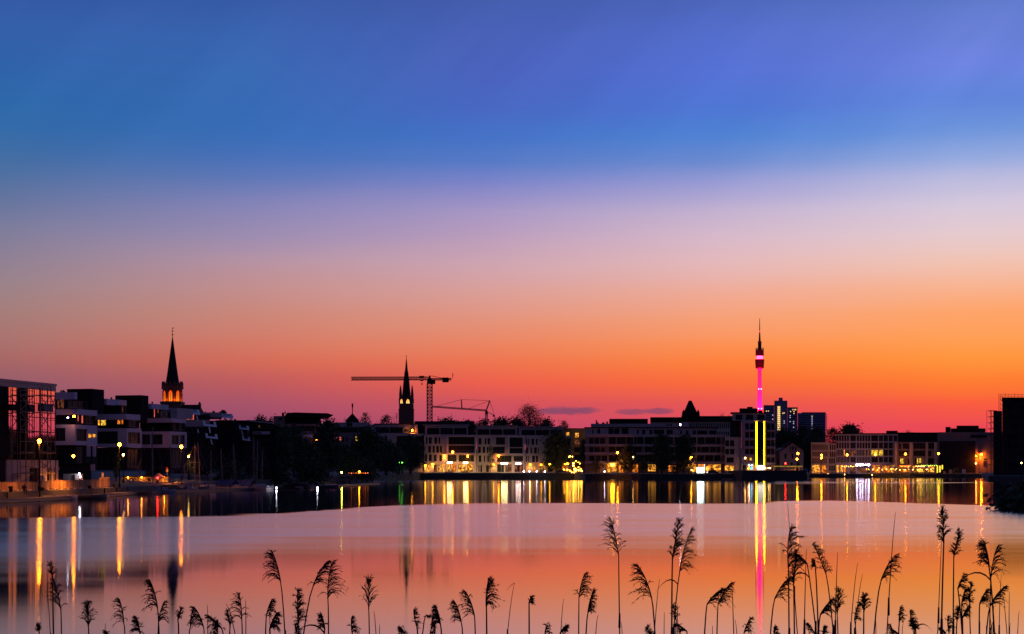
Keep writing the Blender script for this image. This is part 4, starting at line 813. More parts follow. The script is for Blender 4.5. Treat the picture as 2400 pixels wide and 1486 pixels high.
b = MB(); b.lattice(P(1139, 964), P(1148, 939), 2.2 * m1, 8, .22); b.build('peak', M_crane, CR2)
b = MB(); b.bar(P(1082, 957.5), P(1081, 936.5), .6); b.bar(P(1083.5, 957.5), P(1082, 936.5), .3); b.build('boom_post', M_crane, CR2)
b = MB()
for p0, p1 in (((1148, 939), (1100, 957)), ((1148, 939), (1081.5, 936.5)), ((1081.5, 936.5), (1020, 953)), ((1148, 939), (1159, 974)), ((1159, 975), (1159, 984))): b.tube([P(*p0), P(*p1)], .13, 4)
b.build('tie_rope', M_black, CR2)
# ------------------------------------------------------------------ television tower
DT = 2700; cx = PX(1780.5, DT); k_ = DT / F; z_ = lambda y: PZ(y, DT)
TV = thing('tv_tower', 'tall television tower with magenta floodlit shaft and two dark pods', 'tower', (cx, DT, 3))
M_tvc = mat('tower_concrete', (.55, .52, .52), .8, .08, .02)
b = MB(); b.lathe((cx, DT), [(9 * k_, 3), (6.6 * k_, z_(965)), (5.0 * k_, z_(910)), (4.4 * k_, z_(866)), (4.4 * k_, z_(834))], 32); b.build('shaft', M_tvc, TV, True)
b = MB(); b.lathe((cx, DT), [(5 * k_, z_(866.5)), (8.6 * k_, z_(863.5))], 32); b.build('pod_underside', M_tvc, TV, True)
b = MB(); b.lathe((cx, DT), [(8.8 * k_, z_(863.5)), (9.6 * k_, z_(862.5)), (10.8 * k_, z_(843.5)), (9 * k_, z_(842)), (5 * k_, z_(841))], 32); b.build('lower_pod', mat('pod_glazing', (.004, .004, .007), .5, .2, .05, spec=.3), TV)
b = MB(); b.lathe((cx, DT), [(6.6 * k_, z_(841)), (6.2 * k_, z_(838)), (6.8 * k_, z_(834.5))], 32); b.build('light_ring', emit('pink_floods', (255, 34, 92), 22.0), TV)
b = MB(); b.lathe((cx, DT), [(9.2 * k_, z_(834.3)), (9.6 * k_, z_(833)), (9.6 * k_, z_(821)), (4 * k_, z_(820))], 32)
for i in range(18): an = i * math.pi / 9; b.tube([(cx + 9 * k_ * math.cos(an), DT + 9 * k_ * math.sin(an), z_(821)), (cx + 9 * k_ * math.cos(an), DT + 9 * k_ * math.sin(an), z_(817 - i % 3))], .4, 4)
b.build('upper_pod', mat('pod_glazing'), TV)
b = MB(); b.lathe((cx, DT), [(5.0 * k_, z_(820)), (4.0 * k_, z_(812)), (4.2 * k_, z_(803)), (4.8 * k_, z_(801)), (2.4 * k_, z_(799)), (1.5 * k_, z_(780)), (1.2 * k_, z_(779)), (.9 * k_, z_(760)), (.5 * k_, z_(746))], 12); b.build('antenna', mat('pod_glazing'), TV)
for y_, s_ in ((777, 1.6), (912, 5.2), (958, 6.6)):
    for sg in (-1, 1): MB().ball((cx + sg * s_ * .55 * k_, DT - s_ * .85 * k_, z_(y_)), .9, 8, 5).build('beacon', emit('beacon_red', (255, 70, 60), 3.0) if y_ < 800 else emit('beacon_pink', (255, 170, 230), 4.0), TV)
# its floodlights on the ground
for i, (dx, dy) in enumerate(((-34, -50), (34, -50), (0, -62), (-60, 5), (60, 5))):
    ld = bpy.data.lights.new('floodlight', 'SPOT'); ld.energy = 9e6; ld.color = (1.0, .0005, .026); ld.spot_size = math.radians(70); ld.spot_blend = .6; ld.shadow_soft_size = 2
    lo = bpy.data.objects.new('floodlight', ld); col.objects.link(lo); src = Vector((cx + dx, DT + dy, 34)); lo.location = src
    lo.rotation_euler = (Vector((cx, DT, 120)) - src).to_track_quat('-Z', 'Y').to_euler()
# ------------------------------------------------------------------ far high-rise blocks
M_far = mat('far_concrete_hazed', (.20, .19, .30), .9, .06, .02); E_far = emit('far_window', (255, 206, 120), 1.3); E_farw = emit('far_window_pale', (220, 210, 240), .8)  # M_far: bluish haze put into the base colour
DH = 1800
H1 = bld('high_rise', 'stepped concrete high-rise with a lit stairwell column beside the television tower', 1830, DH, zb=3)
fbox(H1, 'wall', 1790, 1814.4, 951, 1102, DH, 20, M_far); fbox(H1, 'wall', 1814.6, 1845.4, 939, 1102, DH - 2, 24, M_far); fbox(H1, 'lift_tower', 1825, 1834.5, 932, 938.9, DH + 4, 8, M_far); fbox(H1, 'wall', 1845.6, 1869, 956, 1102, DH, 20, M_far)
fbox(H1, 'roof_edge', 1789.6, 1814.5, 949.6, 951, DH - .5, 21, M_dark); fbox(H1, 'roof_edge', 1845.5, 1869.6, 954.6, 956, DH - .5, 21, M_dark)
for i in range(12): fbox(H1, 'stair_window', 1822.4, 1828.6, 952.5 + i * 4.75, 955.8 + i * 4.75, DH - 2.4, .3, E_far)
for p_, y_ in ((1796.5, 963.5), (1801, 963.2), (1811, 973), (1811, 982.5), (1838, 968), (1838, 987), (1838, 991.5), (1835, 968.5), (1858.5, 960), (1863, 960), (1865, 960), (1861, 964.5), (1861, 969), (1852, 974), (1852, 978.5), (1852, 988), (1860, 988), (1860, 992.5), (1860, 1001.5), (1853, 964.5)):
    fbox(H1, 'window', p_ - 1, p_ + 1, y_ - 1.1, y_ + 1.1, DH - 2.4 if 1814.6 < p_ < 1845.4 else DH - .3, .3, E_far if y_ < 970 else E_farw)
for p0, p1, ys in ((1792, 1812, range(958, 1000, 6)), (1848, 1867, range(963, 1005, 5))):
    for y_ in ys: fbox(H1, 'window_band', p0, p1, y_ + 2.2, y_ + 4, DH - .12, .1, M_dark)
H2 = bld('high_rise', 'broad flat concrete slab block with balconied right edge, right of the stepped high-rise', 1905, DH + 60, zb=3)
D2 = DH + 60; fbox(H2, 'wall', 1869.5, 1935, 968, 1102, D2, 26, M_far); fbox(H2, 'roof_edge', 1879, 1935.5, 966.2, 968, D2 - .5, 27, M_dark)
for i in range(9): fbox(H2, 'balcony', 1935.2, 1938.5, 971 + i * 4.3, 972.6 + i * 4.3, D2 + 2, 14, M_far)
for i in range(9): fbox(H2, 'stair_window', 1902.6, 1904.2, 974.5 + i * 4.1, 976.7 + i * 4.1, D2 - .3, .3, E_farw if i else E_far)
for i in range(8): fbox(H2, 'window_band', 1872, 1899, 974 + i * 5, 975.6 + i * 5, D2 - .12, .1, M_dark); fbox(H2, 'window_band', 1907, 1932, 974 + i * 5, 975.6 + i * 5, D2 - .12, .1, M_dark)
# old gatehouse roof with corner turrets
DR = 760; GT = bld('gatehouse', 'dark steep truncated pyramid roof with two corner turrets over the long terrace', 1617, DR, 'tower')
b = MB(); n0 = [(PX(1601, DR), DR - 3.2), (PX(1635, DR), DR - 3.2), (PX(1635, DR), DR + 3.2), (PX(1601, DR), DR + 3.2)]; t0 = [(PX(1614.5, DR), DR - .6), (PX(1620.5, DR), DR - .6), (PX(1620.5, DR), DR + .6), (PX(1614.5, DR), DR + .6)]
zb_, zt_ = PZ(973, DR), PZ(939, DR); b.poly([(*p, zt_) for p in t0])
for i in range(4): j = (i + 1) % 4; b.quad((*n0[i], zb_), (*n0[j], zb_), (*t0[j], zt_), (*t0[i], zt_))
b.box(PX(1599, DR), PX(1637, DR), DR - 3.6, DR + 3.6, 2, zb_); b.build('roof', M_roof, GT)
for p_ in (1600.5, 1634.5): MB().lathe((PX(p_, DR), DR - 3), [(.75, PZ(985, DR)), (.75, PZ(968, DR)), (.03, PZ(960, DR))], 8).build('turret', M_roof, GT)
# small roof with mobile mast left of the second church
DM = 820; RM = bld('roof_house', 'dark pyramid-roofed house carrying a phone mast above the treetops', 826, DM, 'house')
b = MB(); x0, x1 = PX(812, DM), PX(840, DM); b.lathe((PX(826, DM), DM), [((x1 - x0) * .75, 2), ((x1 - x0) * .72, PZ(985, DM)), (.2, PZ(969, DM))], 4, math.pi / 4); b.build('roof', M_roof, RM)
b = MB(); b.tube([PT(826, 972, DM), PT(826, 946, DM)], .22, 6); b.box(PX(824.3, DM), PX(825.5, DM), DM - .3, DM + .3, PZ(955, DM), PZ(945, DM)); b.box(PX(826.6, DM), PX(827.8, DM), DM - .3, DM + .3, PZ(955, DM), PZ(945.5, DM)); b.build('mast', M_black, RM)
# ------------------------------------------------------------------ trees: trunk and limbs plus a crown of leaf clumps
M_bark = mat('bark', (.05, .038, .03), .95, .4, 4.0)
def leafmat(name, rgb):
    return mat(name, rgb, .8, .45, 1.2, rnd=.15)
M_leaf = leafmat('leaves_dark', (.045, .06, .022)); M_leaf2 = leafmat('leaves_mid', (.07, .085, .03)); M_twig = leafmat('twigs', (.06, .04, .035))
def tree(name, label, px, yt, yb, D, wpx, leaf=None, shape='round', n=1100, seed=0, group=None, bare=False, lean=0.0, loose=1.0, cat='tree'):
    rng = random.Random(seed * 7919 + int(px)); leaf = leaf or M_leaf
    x0, zt, zb = PX(px, D), PZ(yt, D), PZ(yb, D); h = zt - zb; w = wpx / F * D
    t = thing(name, label, cat, (x0, D, zb), group)
    tr = MB(); trunk_h = h * (.22 if shape != 'bush' else .08); r0 = max(.06, w * .035)
    cz0 = zb + trunk_h * .7; top = zb + h * .9
    tr.tube([(x0, D, zb - .3), (x0 + lean * .3, D, zb + h * .3), (x0 + lean * .6, D, zb + h * .62), (x0 + lean, D, top)], [r0 * 1.3, r0, r0 * .6, r0 * .12], 7)
    nl = 10 if not bare else 26
    tips = []
    for i in range(nl):
        f = .2 + .7 * rng.random(); a = rng.random() * 6.283; zz = zb + h * f
        prof = math.sin(math.pi * min(1, max(.05, (zz - cz0) / max(.1, (zt - cz0))) ** .8)) if shape != 'poplar' else .9 * (1 - ((f - .35) ** 2) * 1.4)
        L = w * .46 * max(.25, prof); rise = h * (.10 + .12 * rng.random()) * (2.2 if shape == 'poplar' else 1)
        p0 = Vector((x0 + lean * f, D, zz - rise * .4)); p2 = Vector((x0 + lean * f + math.cos(a) * L * .9, D + math.sin(a) * L * .9, min(zt - .2, zz + rise))); p1 = (p0 + p2) / 2 + Vector((0, 0, -h * .02))
        tr.tube([p0, p1, p2], [r0 * .42, r0 * .25, r0 * .07], 5); tips.append(p2)
        if bare:
            for j in range(9):
                q0 = p0.lerp(p2, .3 + .7 * rng.random()); q1 = q0 + Vector((rng.gauss(0, 1), rng.gauss(0, 1), rng.gauss(.5, .8))) * w * .07; tr.tube([q0, q1], [r0 * .10, r0 * .03], 4)
    tr.build('trunk', M_bark, t)
    # crown: clumps of small leaf faces inside an uneven envelope
    n = int(n * 2.1); cr = MB(); nc = max(16, n // 20); cl = []
    for i in range(nc):
        for _ in range(20):
            f = rng.random() ** .85; a = rng.random() * 6.283
            if shape == 'poplar': pr = .5 * w * (math.sin(math.pi * (.06 + .90 * f) ** .75) ** .7)
            elif shape == 'cone': pr = .5 * w * (1.02 - f) ** .8
            elif shape == 'bush': pr = .5 * w * math.sqrt(max(0, 1 - (f * 1.0) ** 2)) * (1.0)
            else: pr = .5 * w * math.sqrt(max(0.02, 1 - (2 * f - .92) ** 2))
            rr = pr * math.sqrt(rng.random()) * (1 - .10 * rng.random())
            break
        cl.append(Vector((x0 + lean * f + math.cos(a) * rr, D + math.sin(a) * rr, cz0 + (zt - cz0) * f * .97)))
    if bare: cl = tips + cl[:nc // 2]
    cs = w * (.085 if shape != 'poplar' else .13) * loose; ls = max(cs * .52, .12)
    for i in range(n):
        c = cl[i % len(cl)]; p = c + Vector((rng.gauss(0, cs), rng.gauss(0, cs), rng.gauss(0, cs * .8)))
        s = ls * rng.uniform(.5, 1.25) * (.34 if bare else 1)
        p += (p - c) * (rng.random() ** 6) * (1.3 if D > 200 else .2); d1 = Vector((rng.gauss(0, 1), rng.gauss(0, 1), rng.gauss(0, .7))).normalized(); d2 = d1.cross(Vector((rng.gauss(0, 1), rng.gauss(0, 1), rng.gauss(0, 1)))).normalized()
        e = d1 * s; g = d2 * s * .62
        cr.quad(p - e, p + g * .9 - e * .1, p + e, p - g)
    o = cr.build('crown', leaf, t); return t
DARK = 'dark leafy trees along the left shore'
def T(label, px, yt, yb, D, w, **k): return tree(k.pop('name', 'broadleaf_tree'), label, px, yt, yb, D, w, **k)
# left shore mass, front to back
T('small tree with a lamp glowing through it behind the third lamp post', 443, 1062, 1125, 320, 26, n=700, seed=1, leaf=M_leaf2)
T('dim shrub lit from the left behind the second lamp post', 272, 1058, 1128, 262, 18, n=500, seed=2, leaf=M_leaf2)
T('low bushy tree above the orange kiosk wall', 365, 1075, 1126, 300, 62, n=900, seed=3, shape='bush', leaf=M_leaf2)
T('dark round tree behind the first sailing masts', 470, 1050, 1122, 345, 70, n=1300, seed=4)
T('tall dark tree between the white balcony fronts and the marina masts', 530, 990, 1122, 350, 58, n=2200, seed=5, shape='poplar')
T('dark broad tree behind the tallest marina masts', 585, 1036, 1122, 360, 74, n=1500, seed=6)
T('large dark tree with a domed top left of the wedge roof house', 650, 998, 1120, 385, 74, n=2600, seed=7)
T('dark tree in front of the wedge roof house, second dome', 688, 1000, 1118, 400, 62, n=2400, seed=8)
T('lower dark tree below the frosted balcony', 724, 1044, 1118, 410, 62, n=1500, seed=9)
T('tall dark tree at the right end of the wedge roof house', 770, 992, 1116, 430, 58, n=2200, seed=10, shape='poplar')
T('low wide dark tree above the yellow star lamp', 806, 1052, 1112, 450, 70, n=1600, seed=11)
T('large dark tree right of the glowing house window', 862, 1012, 1112, 490, 82, n=2800, seed=12)
T('dark tree with a broad low crown before the lamp-lit terrace', 905, 1040, 1112, 540, 76, n=2000, seed=13)
T('dark domed tree beside the loggia of the corner block', 962, 1027, 1110, 620, 64, n=2200, seed=14)
T('shrubby dark tree at the start of the lit promenade', 932, 1062, 1111, 600, 50, n=1200, seed=15)
T('low dark hedge tree near the water left of the green lamps', 850, 1080, 1124, 470, 70, n=1000, seed=16, shape='bush')
T('low dark bush by the boathouse', 640, 1092, 1130, 370, 90, n=1000, seed=17, shape='bush')
T('low dark bush right of the boathouse', 735, 1094, 1128, 400, 90, n=1000, seed=18, shape='bush')
T('dark bush behind the moored boats', 540, 1096, 1130, 330, 90, n=900, seed=19, shape='bush')
# promenade trees
T('slim young tree in front of the middle pale block', 1149, 1046, 1106, 684, 18, n=500, seed=21, shape='poplar', leaf=M_leaf2)
T('tall poplar lit yellow on one side before the ochre house', 1305, 1018, 1108, 684, 50, n=1800, seed=22, shape='poplar', leaf=M_leaf2)
T('round shrub between the pale block and the tall poplar', 1268, 1092, 1108, 682, 20, n=350, seed=23, shape='bush')
T('dark conical tree right of the glowing festoon lights', 1369, 1030, 1110, 640, 34, n=1400, seed=24, shape='cone')
T('small tree glowing yellow from the lamp beneath it', 1398, 1078, 1108, 606, 30, n=500, seed=25, leaf=M_leaf2)
T('dark columnar tree right of the bright orange street lamp', 1472, 1046, 1110, 603, 36, n=1400, seed=26, shape='poplar')
T('round dark tree before the lit orange shop', 1507, 1066, 1108, 602, 24, n=700, seed=27)
T('small round dark tree beside the orange upper window', 1524, 1064, 1108, 602, 22, n=700, seed=28)
T('left of the two tall dark trees before the long terrace', 1551, 1022, 1112, 600, 42, n=1800, seed=29, shape='poplar')
T('right of the two tall dark trees before the long terrace', 1602, 1026, 1112, 600, 42, n=1800, seed=30, shape='poplar')
T('clipped dark shrub near the blue-white shop sign', 1580, 1092, 1110, 598, 30, n=400, seed=31, shape='bush')
# skyline trees
T('dark treetop above the far terraced house', 612, 975, 1060, 640, 50, n=900, seed=40)
T('low dark treetop beside the wedge roof', 636, 978, 1060, 660, 30, n=600, seed=41)
T('small treetop touching the tip of the wedge roof', 765, 978, 1050, 640, 20, n=350, seed=42, bare=True)
T('small dark treetop left of the phone mast roof', 809, 976, 1050, 800, 14, n=300, seed=43)
T('round dark treetop right of the phone mast roof', 856, 967, 1050, 800, 34, n=900, seed=44)
T('dark treetop left of the second church', 906, 973, 1050, 820, 38, n=900, seed=45)
T('thin twiggy tree against the second church tower', 930, 967, 1050, 860, 22, n=450, seed=46, bare=True, leaf=M_twig)
T('low treetop right of the large crane mast', 1050, 984, 1050, 900, 70, n=1300, seed=47)
T('small treetop between the two cranes', 1096, 988, 1050, 900, 56, n=1100, seed=48)
T('low treetop at the foot of the small red crane', 1132, 985, 1050, 880, 50, n=1100, seed=49)
T('bushy skyline tree left of the big bare tree', 1176, 983, 1050, 860, 60, n=1400, seed=50)
T('low dark treetop under the big bare tree', 1212, 984, 1050, 850, 60, n=1300, seed=51)
T('big airy tree with bare branches standing above the pale blocks', 1240, 953, 1050, 840, 74, n=4200, seed=52, bare=True, leaf=M_twig)
T('dark treetop right of the big airy tree', 1280, 988, 1050, 850, 60, n=1200, seed=53)
T('round dark treetop above the ochre house', 1322, 984, 1050, 830, 30, n=800, seed=54)
T('thin twiggy tree on the roofline before the television tower', 1691, 965, 1030, 800, 22, n=350, seed=55, bare=True, leaf=M_twig)
T('low twigs right of the thin roofline tree', 1708, 970, 1030, 800, 18, n=250, seed=56, bare=True, leaf=M_twig)
for i, (p_, y_, w_, lb) in enumerate(((1838, 1006, 70, 'dark tree below the stepped high-rise'), (1880, 1002, 60, 'dark tree below the slab high-rise'), (1915, 1003, 60, 'dark tree left of the domed tree on the right bank'), (1858, 1020, 70, 'dark tree crown just above the gabled house'), (1905, 1024, 60, 'dark tree above the slatted house'), (1895, 1046, 34, 'dark tree filling the gap right of the gabled house'))):
    T(lb, p_, y_, 1108, 900 if i < 4 else 865, w_, n=1700, seed=60 + i)
T('domed dark tree rising behind the grid house', 1992, 999, 1060, 920, 60, n=1600, seed=70)
T('low dark treetop left of the grid house roof', 1952, 1005, 1060, 925, 40, n=900, seed=71)
T('small dark treetop behind the pillared house', 2130, 1010, 1060, 930, 30, n=500, seed=72)
T('round dark bush on the near right bank', 2430, 1156, 1197, 148, 210, n=3000, seed=73, shape='cone', name='bush', cat='bush')
# wooded shore that runs on beyond the right edge of the picture
rng = random.Random(5); wd = MB()
for i in range(16000):
    a = rng.random(); px = 2650 + a * 3200; D = 640 - a * 200 + rng.uniform(-25, 25); hh = 15 + 3 * math.sin(a * 30) + 3 * math.sin(a * 77)
    p = Vector((PX(px, D), D, 1.5 + hh * rng.random() ** .8)); s = rng.uniform(1.6, 3.4)
    d1 = Vector((rng.gauss(0, 1), rng.gauss(0, 1), rng.gauss(0, 1))).normalized() * s; d2 = d1.cross(Vector((rng.gauss(0, 1), rng.gauss(0, 1), rng.gauss(0, 1)))).normalized() * s
    wd.quad(p - d1, p + d2, p + d1, p - d2)
tag(wd.build('woods', M_leaf), 'dark wooded shore running on beyond the right edge', 'woods', kind='stuff')
# ------------------------------------------------------------------ lamps
E_sod = emit('sodium_lamp', (255, 126, 14), 150.0); E_sodf = emit('sodium_lamp_far', (255, 132, 20), 90.0); E_warmw = emit('warm_white_lamp', (255, 186, 92), 26.0)
E_cool = emit('cool_white_lamp', (240, 236, 255), 42.0); E_can = emit('canopy_light', (255, 226, 150), 36.0); E_lime = emit('lime_lamp', (226, 222, 60), 70.0)
E_wash = emit('wall_washer', (255, 164, 24), 42.0); E_grn = emit('green_lamp', (120, 255, 70), 22.0); E_redl = emit('red_signal', (255, 24, 20), 70.0); E_viol = emit('violet_white_light', (250, 220, 255), 26.0)
def downlight(x, y, z, P_, rgb, cone=150):
    ld = bpy.data.lights.new('lamp_light', 'SPOT'); ld.energy = P_; ld.color = rgb; ld.spot_size = math.radians(cone); ld.spot_blend = .7; ld.shadow_soft_size = .12
    lo = bpy.data.objects.new('lamp_light', ld); col.objects.link(lo); lo.location = (x, y, z); return lo
LC = {'sodium_lamp': ((1, .27, .025), 6000), 'sodium_lamp_far': ((1, .33, .05), 1700), 'warm_white_lamp': ((1, .52, .18), 500), 'lime_lamp': ((.9, .85, .1), 500), 'wall_washer': ((1, .46, .07), 420), 'canopy_light': ((1, .7, .32), 900), 'pink_white_canopy': ((1, .6, .45), 900), 'amber_floodlight': ((1, .20, .008), 5200), 'cool_white_lamp': ((.9, .88, 1), 60), 'red_signal': ((1, .02, .02), 120), 'green_lamp': ((.2, 1, .1), 120)}
def lamp(label, px, y, D, m, zb, r=.28, name='street_lamp', arm=0.0, group='street lamps on the waterfront', head='globe', cat='street lamp'):
    x, z = PX(px, D), PZ(y, D); t = thing(name, label, cat, (x + arm, D, zb), group)
    b = MB(); b.tube([(x + arm, D, zb), (x + arm, D, zb + (z - zb) * .5), (x + arm, D, z - r * .6 if not arm else z + .25)], [.09, .07, .05], 8); b.lathe((x + arm, D), [(.16, zb), (.16, zb + .5), (.09, zb + .7)], 8)
    if arm: b.tube([(x + arm, D, z + .2), (x + arm * .5, D, z + .42), (x, D, z + r * .8)], .05, 6)
    b.build('pole', M_black, t)
    b = MB(); b.ball((x, D, z), r, 12, 8, 1.25 if head == 'globe' else .7); b.build('lamp_glass', m, t, True)
    if m.name in LC: downlight(x, D, z - r * 1.4, LC[m.name][1] * (1 if z - zb > 2.5 else .06), LC[m.name][0])
    b = MB(); b.lathe((x, D), [(r * 1.15, z + r * 1.05), (r * .9, z + r * 1.2), (.03, z + r * 1.6)], 10); b.build('cap', M_black, t)
    return t
lamp('tall orange street lamp in front of the scaffolded glass building', 92, 1034, 190, E_sod, 1.1, .20)
lamp('tall orange street lamp before the second white apartment house', 280, 1042, 230, E_sod, 1.1, .21)
lamp('tall orange street lamp before the third white apartment house', 425, 1047, 280, E_sod, 1.1, .22)
lamp('orange lamp on a long arm between the glass building and the construction huts', 172, 1069, 207, E_sod, 1.1, .15, arm=-2.2)
lamp('small warm lamp right of the second orange street lamp', 289, 1066, 262, E_warmw, 1.4, .16)
lamp('small warm lamp over the bushy tree', 365, 1070, 306, E_warmw, 1.5, .16)
lamp('small warm lamp glowing through the tree near the third street lamp', 442, 1070, 318, E_warmw, 1.5, .16)
lamp('bright yellow-green lamp low among the dark trees', 801, 1107, 440, E_lime, 1.5, .20)
lamp('small yellow lamp right of the bright yellow-green lamp', 842, 1106, 452, E_wash, 1.6, .20)
lamp('small amber lamp beside the wedge roof house', 743, 1031, 462, E_sodf, 2.2, .18)
lamp('hanging orange lamp on the facade above the cafe', 1061, 1059.5, 686, E_sodf, 2.26, .34)
lamp('orange street lamp with bright glow before the long terrace', 1447.5, 1061, 600, E_sod, 2.1, .30)
lamp('orange street lamp right of the two tall dark trees', 1620, 1072, 600, E_sod, 2.1, .27)
lamp('warm white street lamp left of the yellow light strips', 1746.5, 1073.5, 575, E_warmw, 3.4, .26)
lamp('upper orange street lamp in front of the gabled house', 1870, 1063, 590, E_sodf, 3.3, .32)
lamp('lower orange street lamp in front of the gabled house', 1868, 1076, 575, E_sodf, 3.4, .28)
lamp('upper orange lamp before the slatted house', 1925.7, 1067, 835, E_sodf, 1.7, .38)
lamp('lower orange lamp before the slatted house', 1925, 1073.5, 830, E_sodf, 1.7, .34)
lamp('orange lamp before the left half of the grid house', 1985.5, 1066, 832, E_sodf, 1.7, .38)
lamp('orange lamp under the yellow lit windows of the grid house', 2051.3, 1065.5, 832, E_sodf, 1.7, .36)
lamp('warm street lamp before the pillared house', 2122.3, 1064, 832, E_sodf, 1.7, .40)
lamp('bright warm street lamp at the right end of the parasol terrace', 2200, 1063, 813, E_sodf, 1.7, .42)
lamp('yellow path lamp left of the orange lit wall', 2287, 1086, 795, E_warmw, 1.6, .26)
lamp('lone lamp at the right edge before the dark block', 2394, 1085, 500, E_warmw, 1.6, .18)
lamp('green tinted lamp, left of the pair inside the dark domed tree', 936, 1083.5, 596, E_grn, 2.2, .16); lamp('green tinted lamp, right of the pair inside the dark domed tree', 942, 1083.5, 596, E_grn, 2.2, .2)
lamp('small lamp on the second floor corner left of the dark trees on the long terrace', 1484, 1071, 603, E_warmw, 2.1, .2); lamp('small lamp between the round dark tree and the tall dark trees', 1541.5, 1072, 603, E_warmw, 2.1, .2)
lamp('white roof lamp over the long terrace', 1594, 995.5, 640, E_cool, PZ(1003, 640), .26); lamp('red signal lamp on the pier railing', 1841, 1086, 580, E_redl, 3.4, .22, name='signal_lamp', cat='signal lamp'); 
# low white jetty lights on the left
for px, y, D, lb in ((370, 1141, 268, 'white jetty light below the red signal'), (409, 1141, 278, 'white jetty light between the red signal and the third street lamp'), (456, 1141, 290, 'bright white jetty light right of the third street lamp'), (648, 1143, 300, 'white jetty light left of the boathouse'), (744, 1143, 310, 'white jetty light right of the boathouse')):
    lamp(lb, px, y, D, E_cool, .4, .12, name='jetty_light', group='white lights along the jetty', cat='jetty light')
lamp('amber jetty light left of the blue boat cover', 480, 1140, 300, E_warmw, .4, .10, name='jetty_light', group='white lights along the jetty', cat='jetty light')
# small path lights on the far quay
for px, y, lb in ((1227.5, 1105, 'small white quay light left of the shrub'), (1241, 1105, 'second small white quay light, nearer the shrub'), (1258, 1105, 'small dim quay light at the shrub'), (1277, 1105, 'small white quay light right of the shrub'), (1417, 1105, 'small white quay light under the glowing small tree'), (1621, 1102, 'small orange quay light left of the bright sign'), (1940.5, 1111, 'small amber quay light below the slatted house'), (1979.5, 1112, 'small amber quay light below the grid house'), (2044, 1113, 'small white quay light below the violet-white lights')):
    D = 676 if px < 1360 else (597 if px < 1700 else 820); lamp(lb, px, y, D, E_warmw if px > 1600 else E_cool, PZ(y, D) - .9, .15, name='quay_light', group='small lights along the far quay edge', cat='quay light')
# wall lamps and canopies
def walllamp(label, px, y, D, w, h, m, cat='wall lamp'):
    t = thing('wall_lamp', label, cat, (PX(px, D), D, PZ(y, D)), 'lamps fixed to the waterfront facades'); x, z = PX(px, D), PZ(y, D)
    MB().box(x - w / 2, x + w / 2, D - .35, D - .05, z - h / 2, z + h / 2).build('lamp_glass', m, t)
    if m.name in LC and w > .3: downlight(x, D - .5, z - h / 2 - .1, LC[m.name][1] * (.35 if m.name == 'sodium_lamp_far' else 1), LC[m.name][0], 165)
    MB().box(x - w / 2 - .08, x + w / 2 + .08, D - .4, D + .6, z + h / 2, z + h / 2 + .1).build('bracket', M_black, t)
for px, y, lb in ((1014, 1088, 'left wall washer beside the cafe'), (997, 1091, 'wall washer at the left corner of the cafe block'), (1157, 1089, 'yellow wall washer on the left pier of the middle block'), (1242.6, 1089, 'yellow wall washer left of the round shrub'), (1269, 1089, 'yellow wall washer right of the round shrub')): walllamp(lb, px, y, YC - .4, .4, .6, E_wash)
walllamp('small orange wall lamp above the left canopy', 1041.6, 1068.5, YC - .4, .5, .7, E_sodf); walllamp('small orange wall lamp above the right canopy', 1096.6, 1069, YC - .4, .5, .7, E_sodf); walllamp('small orange wall lamp above the white canopy light', 1168.7, 1068.5, YC - .4, .5, .7, E_sodf)
walllamp('orange lamp on the roof terrace of the corner block', 966, 1009, YC + 2.5, .5, .8, E_sodf); walllamp('small amber wall lamp over the apartment balcony', 174, 976, 250, .28, .25, E_sodf); walllamp('white pinpoint lamp on the apartment balcony', 160, 979, 250, .12, .12, E_cool)
walllamp('lamp high on the orange lit wall of the dark hall', 2300, 1065, 846.4, .7, .6, emit('amber_floodlight', (255, 112, 6), 420.0)); walllamp('small lamp at the left of the orange lit wall', 2288, 1069, 846.4, .25, .3, emit('amber_floodlight'))
walllamp('yellow light over the poplar cafe', 1327, 1087, 683, 1.6, .5, E_wash); walllamp('yellow light behind the poplar', 1289, 1088, 683, .7, .4, E_wash); walllamp('yellow shop light with a round glow on the long terrace', 1435.5, 1089, YJ - .4, 1.4, .9, E_wash)
def canopy(label, px, y, w, m, D):
    t = thing('canopy', label, 'canopy', (PX(px, D), D, 2.3), 'lit canopies on the promenade'); x, z = PX(px, D), PZ(y, D)
    MB().box(x - w / 2, x + w / 2, D - 1.2, D + 1.2, z - .28, z + .22).build('light_box', m, t); downlight(x, D, z - .45, LC.get(m.name, ((1, .7, .4), 700))[1], LC.get(m.name, ((1, .7, .4), 700))[0], 165); MB().box(x - w / 2 - .2, x + w / 2 + .2, D - 1.5, D + 1.5, z + .24, z + .4).build('roof', M_dark, t)
    for s in (-1, 1): MB().tube([(x + s * w * .42, D, 2.3), (x + s * w * .42, D, z - .3)], .05, 6).build('post', M_grey, t)
# canopies throw light down onto the terrace
canopy('left lit canopy over the cafe terrace', 1054, 1084, 1.9, E_can, 684); canopy('right lit canopy over the cafe terrace', 1091, 1084.5, 1.7, E_can, 684); canopy('widest white lit canopy in front of the middle block', 1182, 1086, 2.6, E_can, 684); canopy('pinkish white lit canopy right of the widest one', 1214.6, 1086.7, 2.1, emit('pink_white_canopy', (255, 206, 190), 24.0), 684)
# violet white light bar
t = thing('light_bar', 'row of dazzling violet-white floodlights above the terrace awning', 'light bar', (PX(2024, 832), 832, 5))
for p_, w_ in ((2009, 6), (2016.5, 6), (2022, 5), (2029, 4), (2036, 6)): MB().ball((PX(p_, 832), 832, PZ(1089.5, 832)), w_ / F * 832 * .42, 10, 6).build('floodlight', E_viol, t)
MB().bar((PX(2005, 832), 832.5, PZ(1087, 832)), (PX(2040, 832), 832.5, PZ(1087, 832)), .2).build('rail', M_black, t)
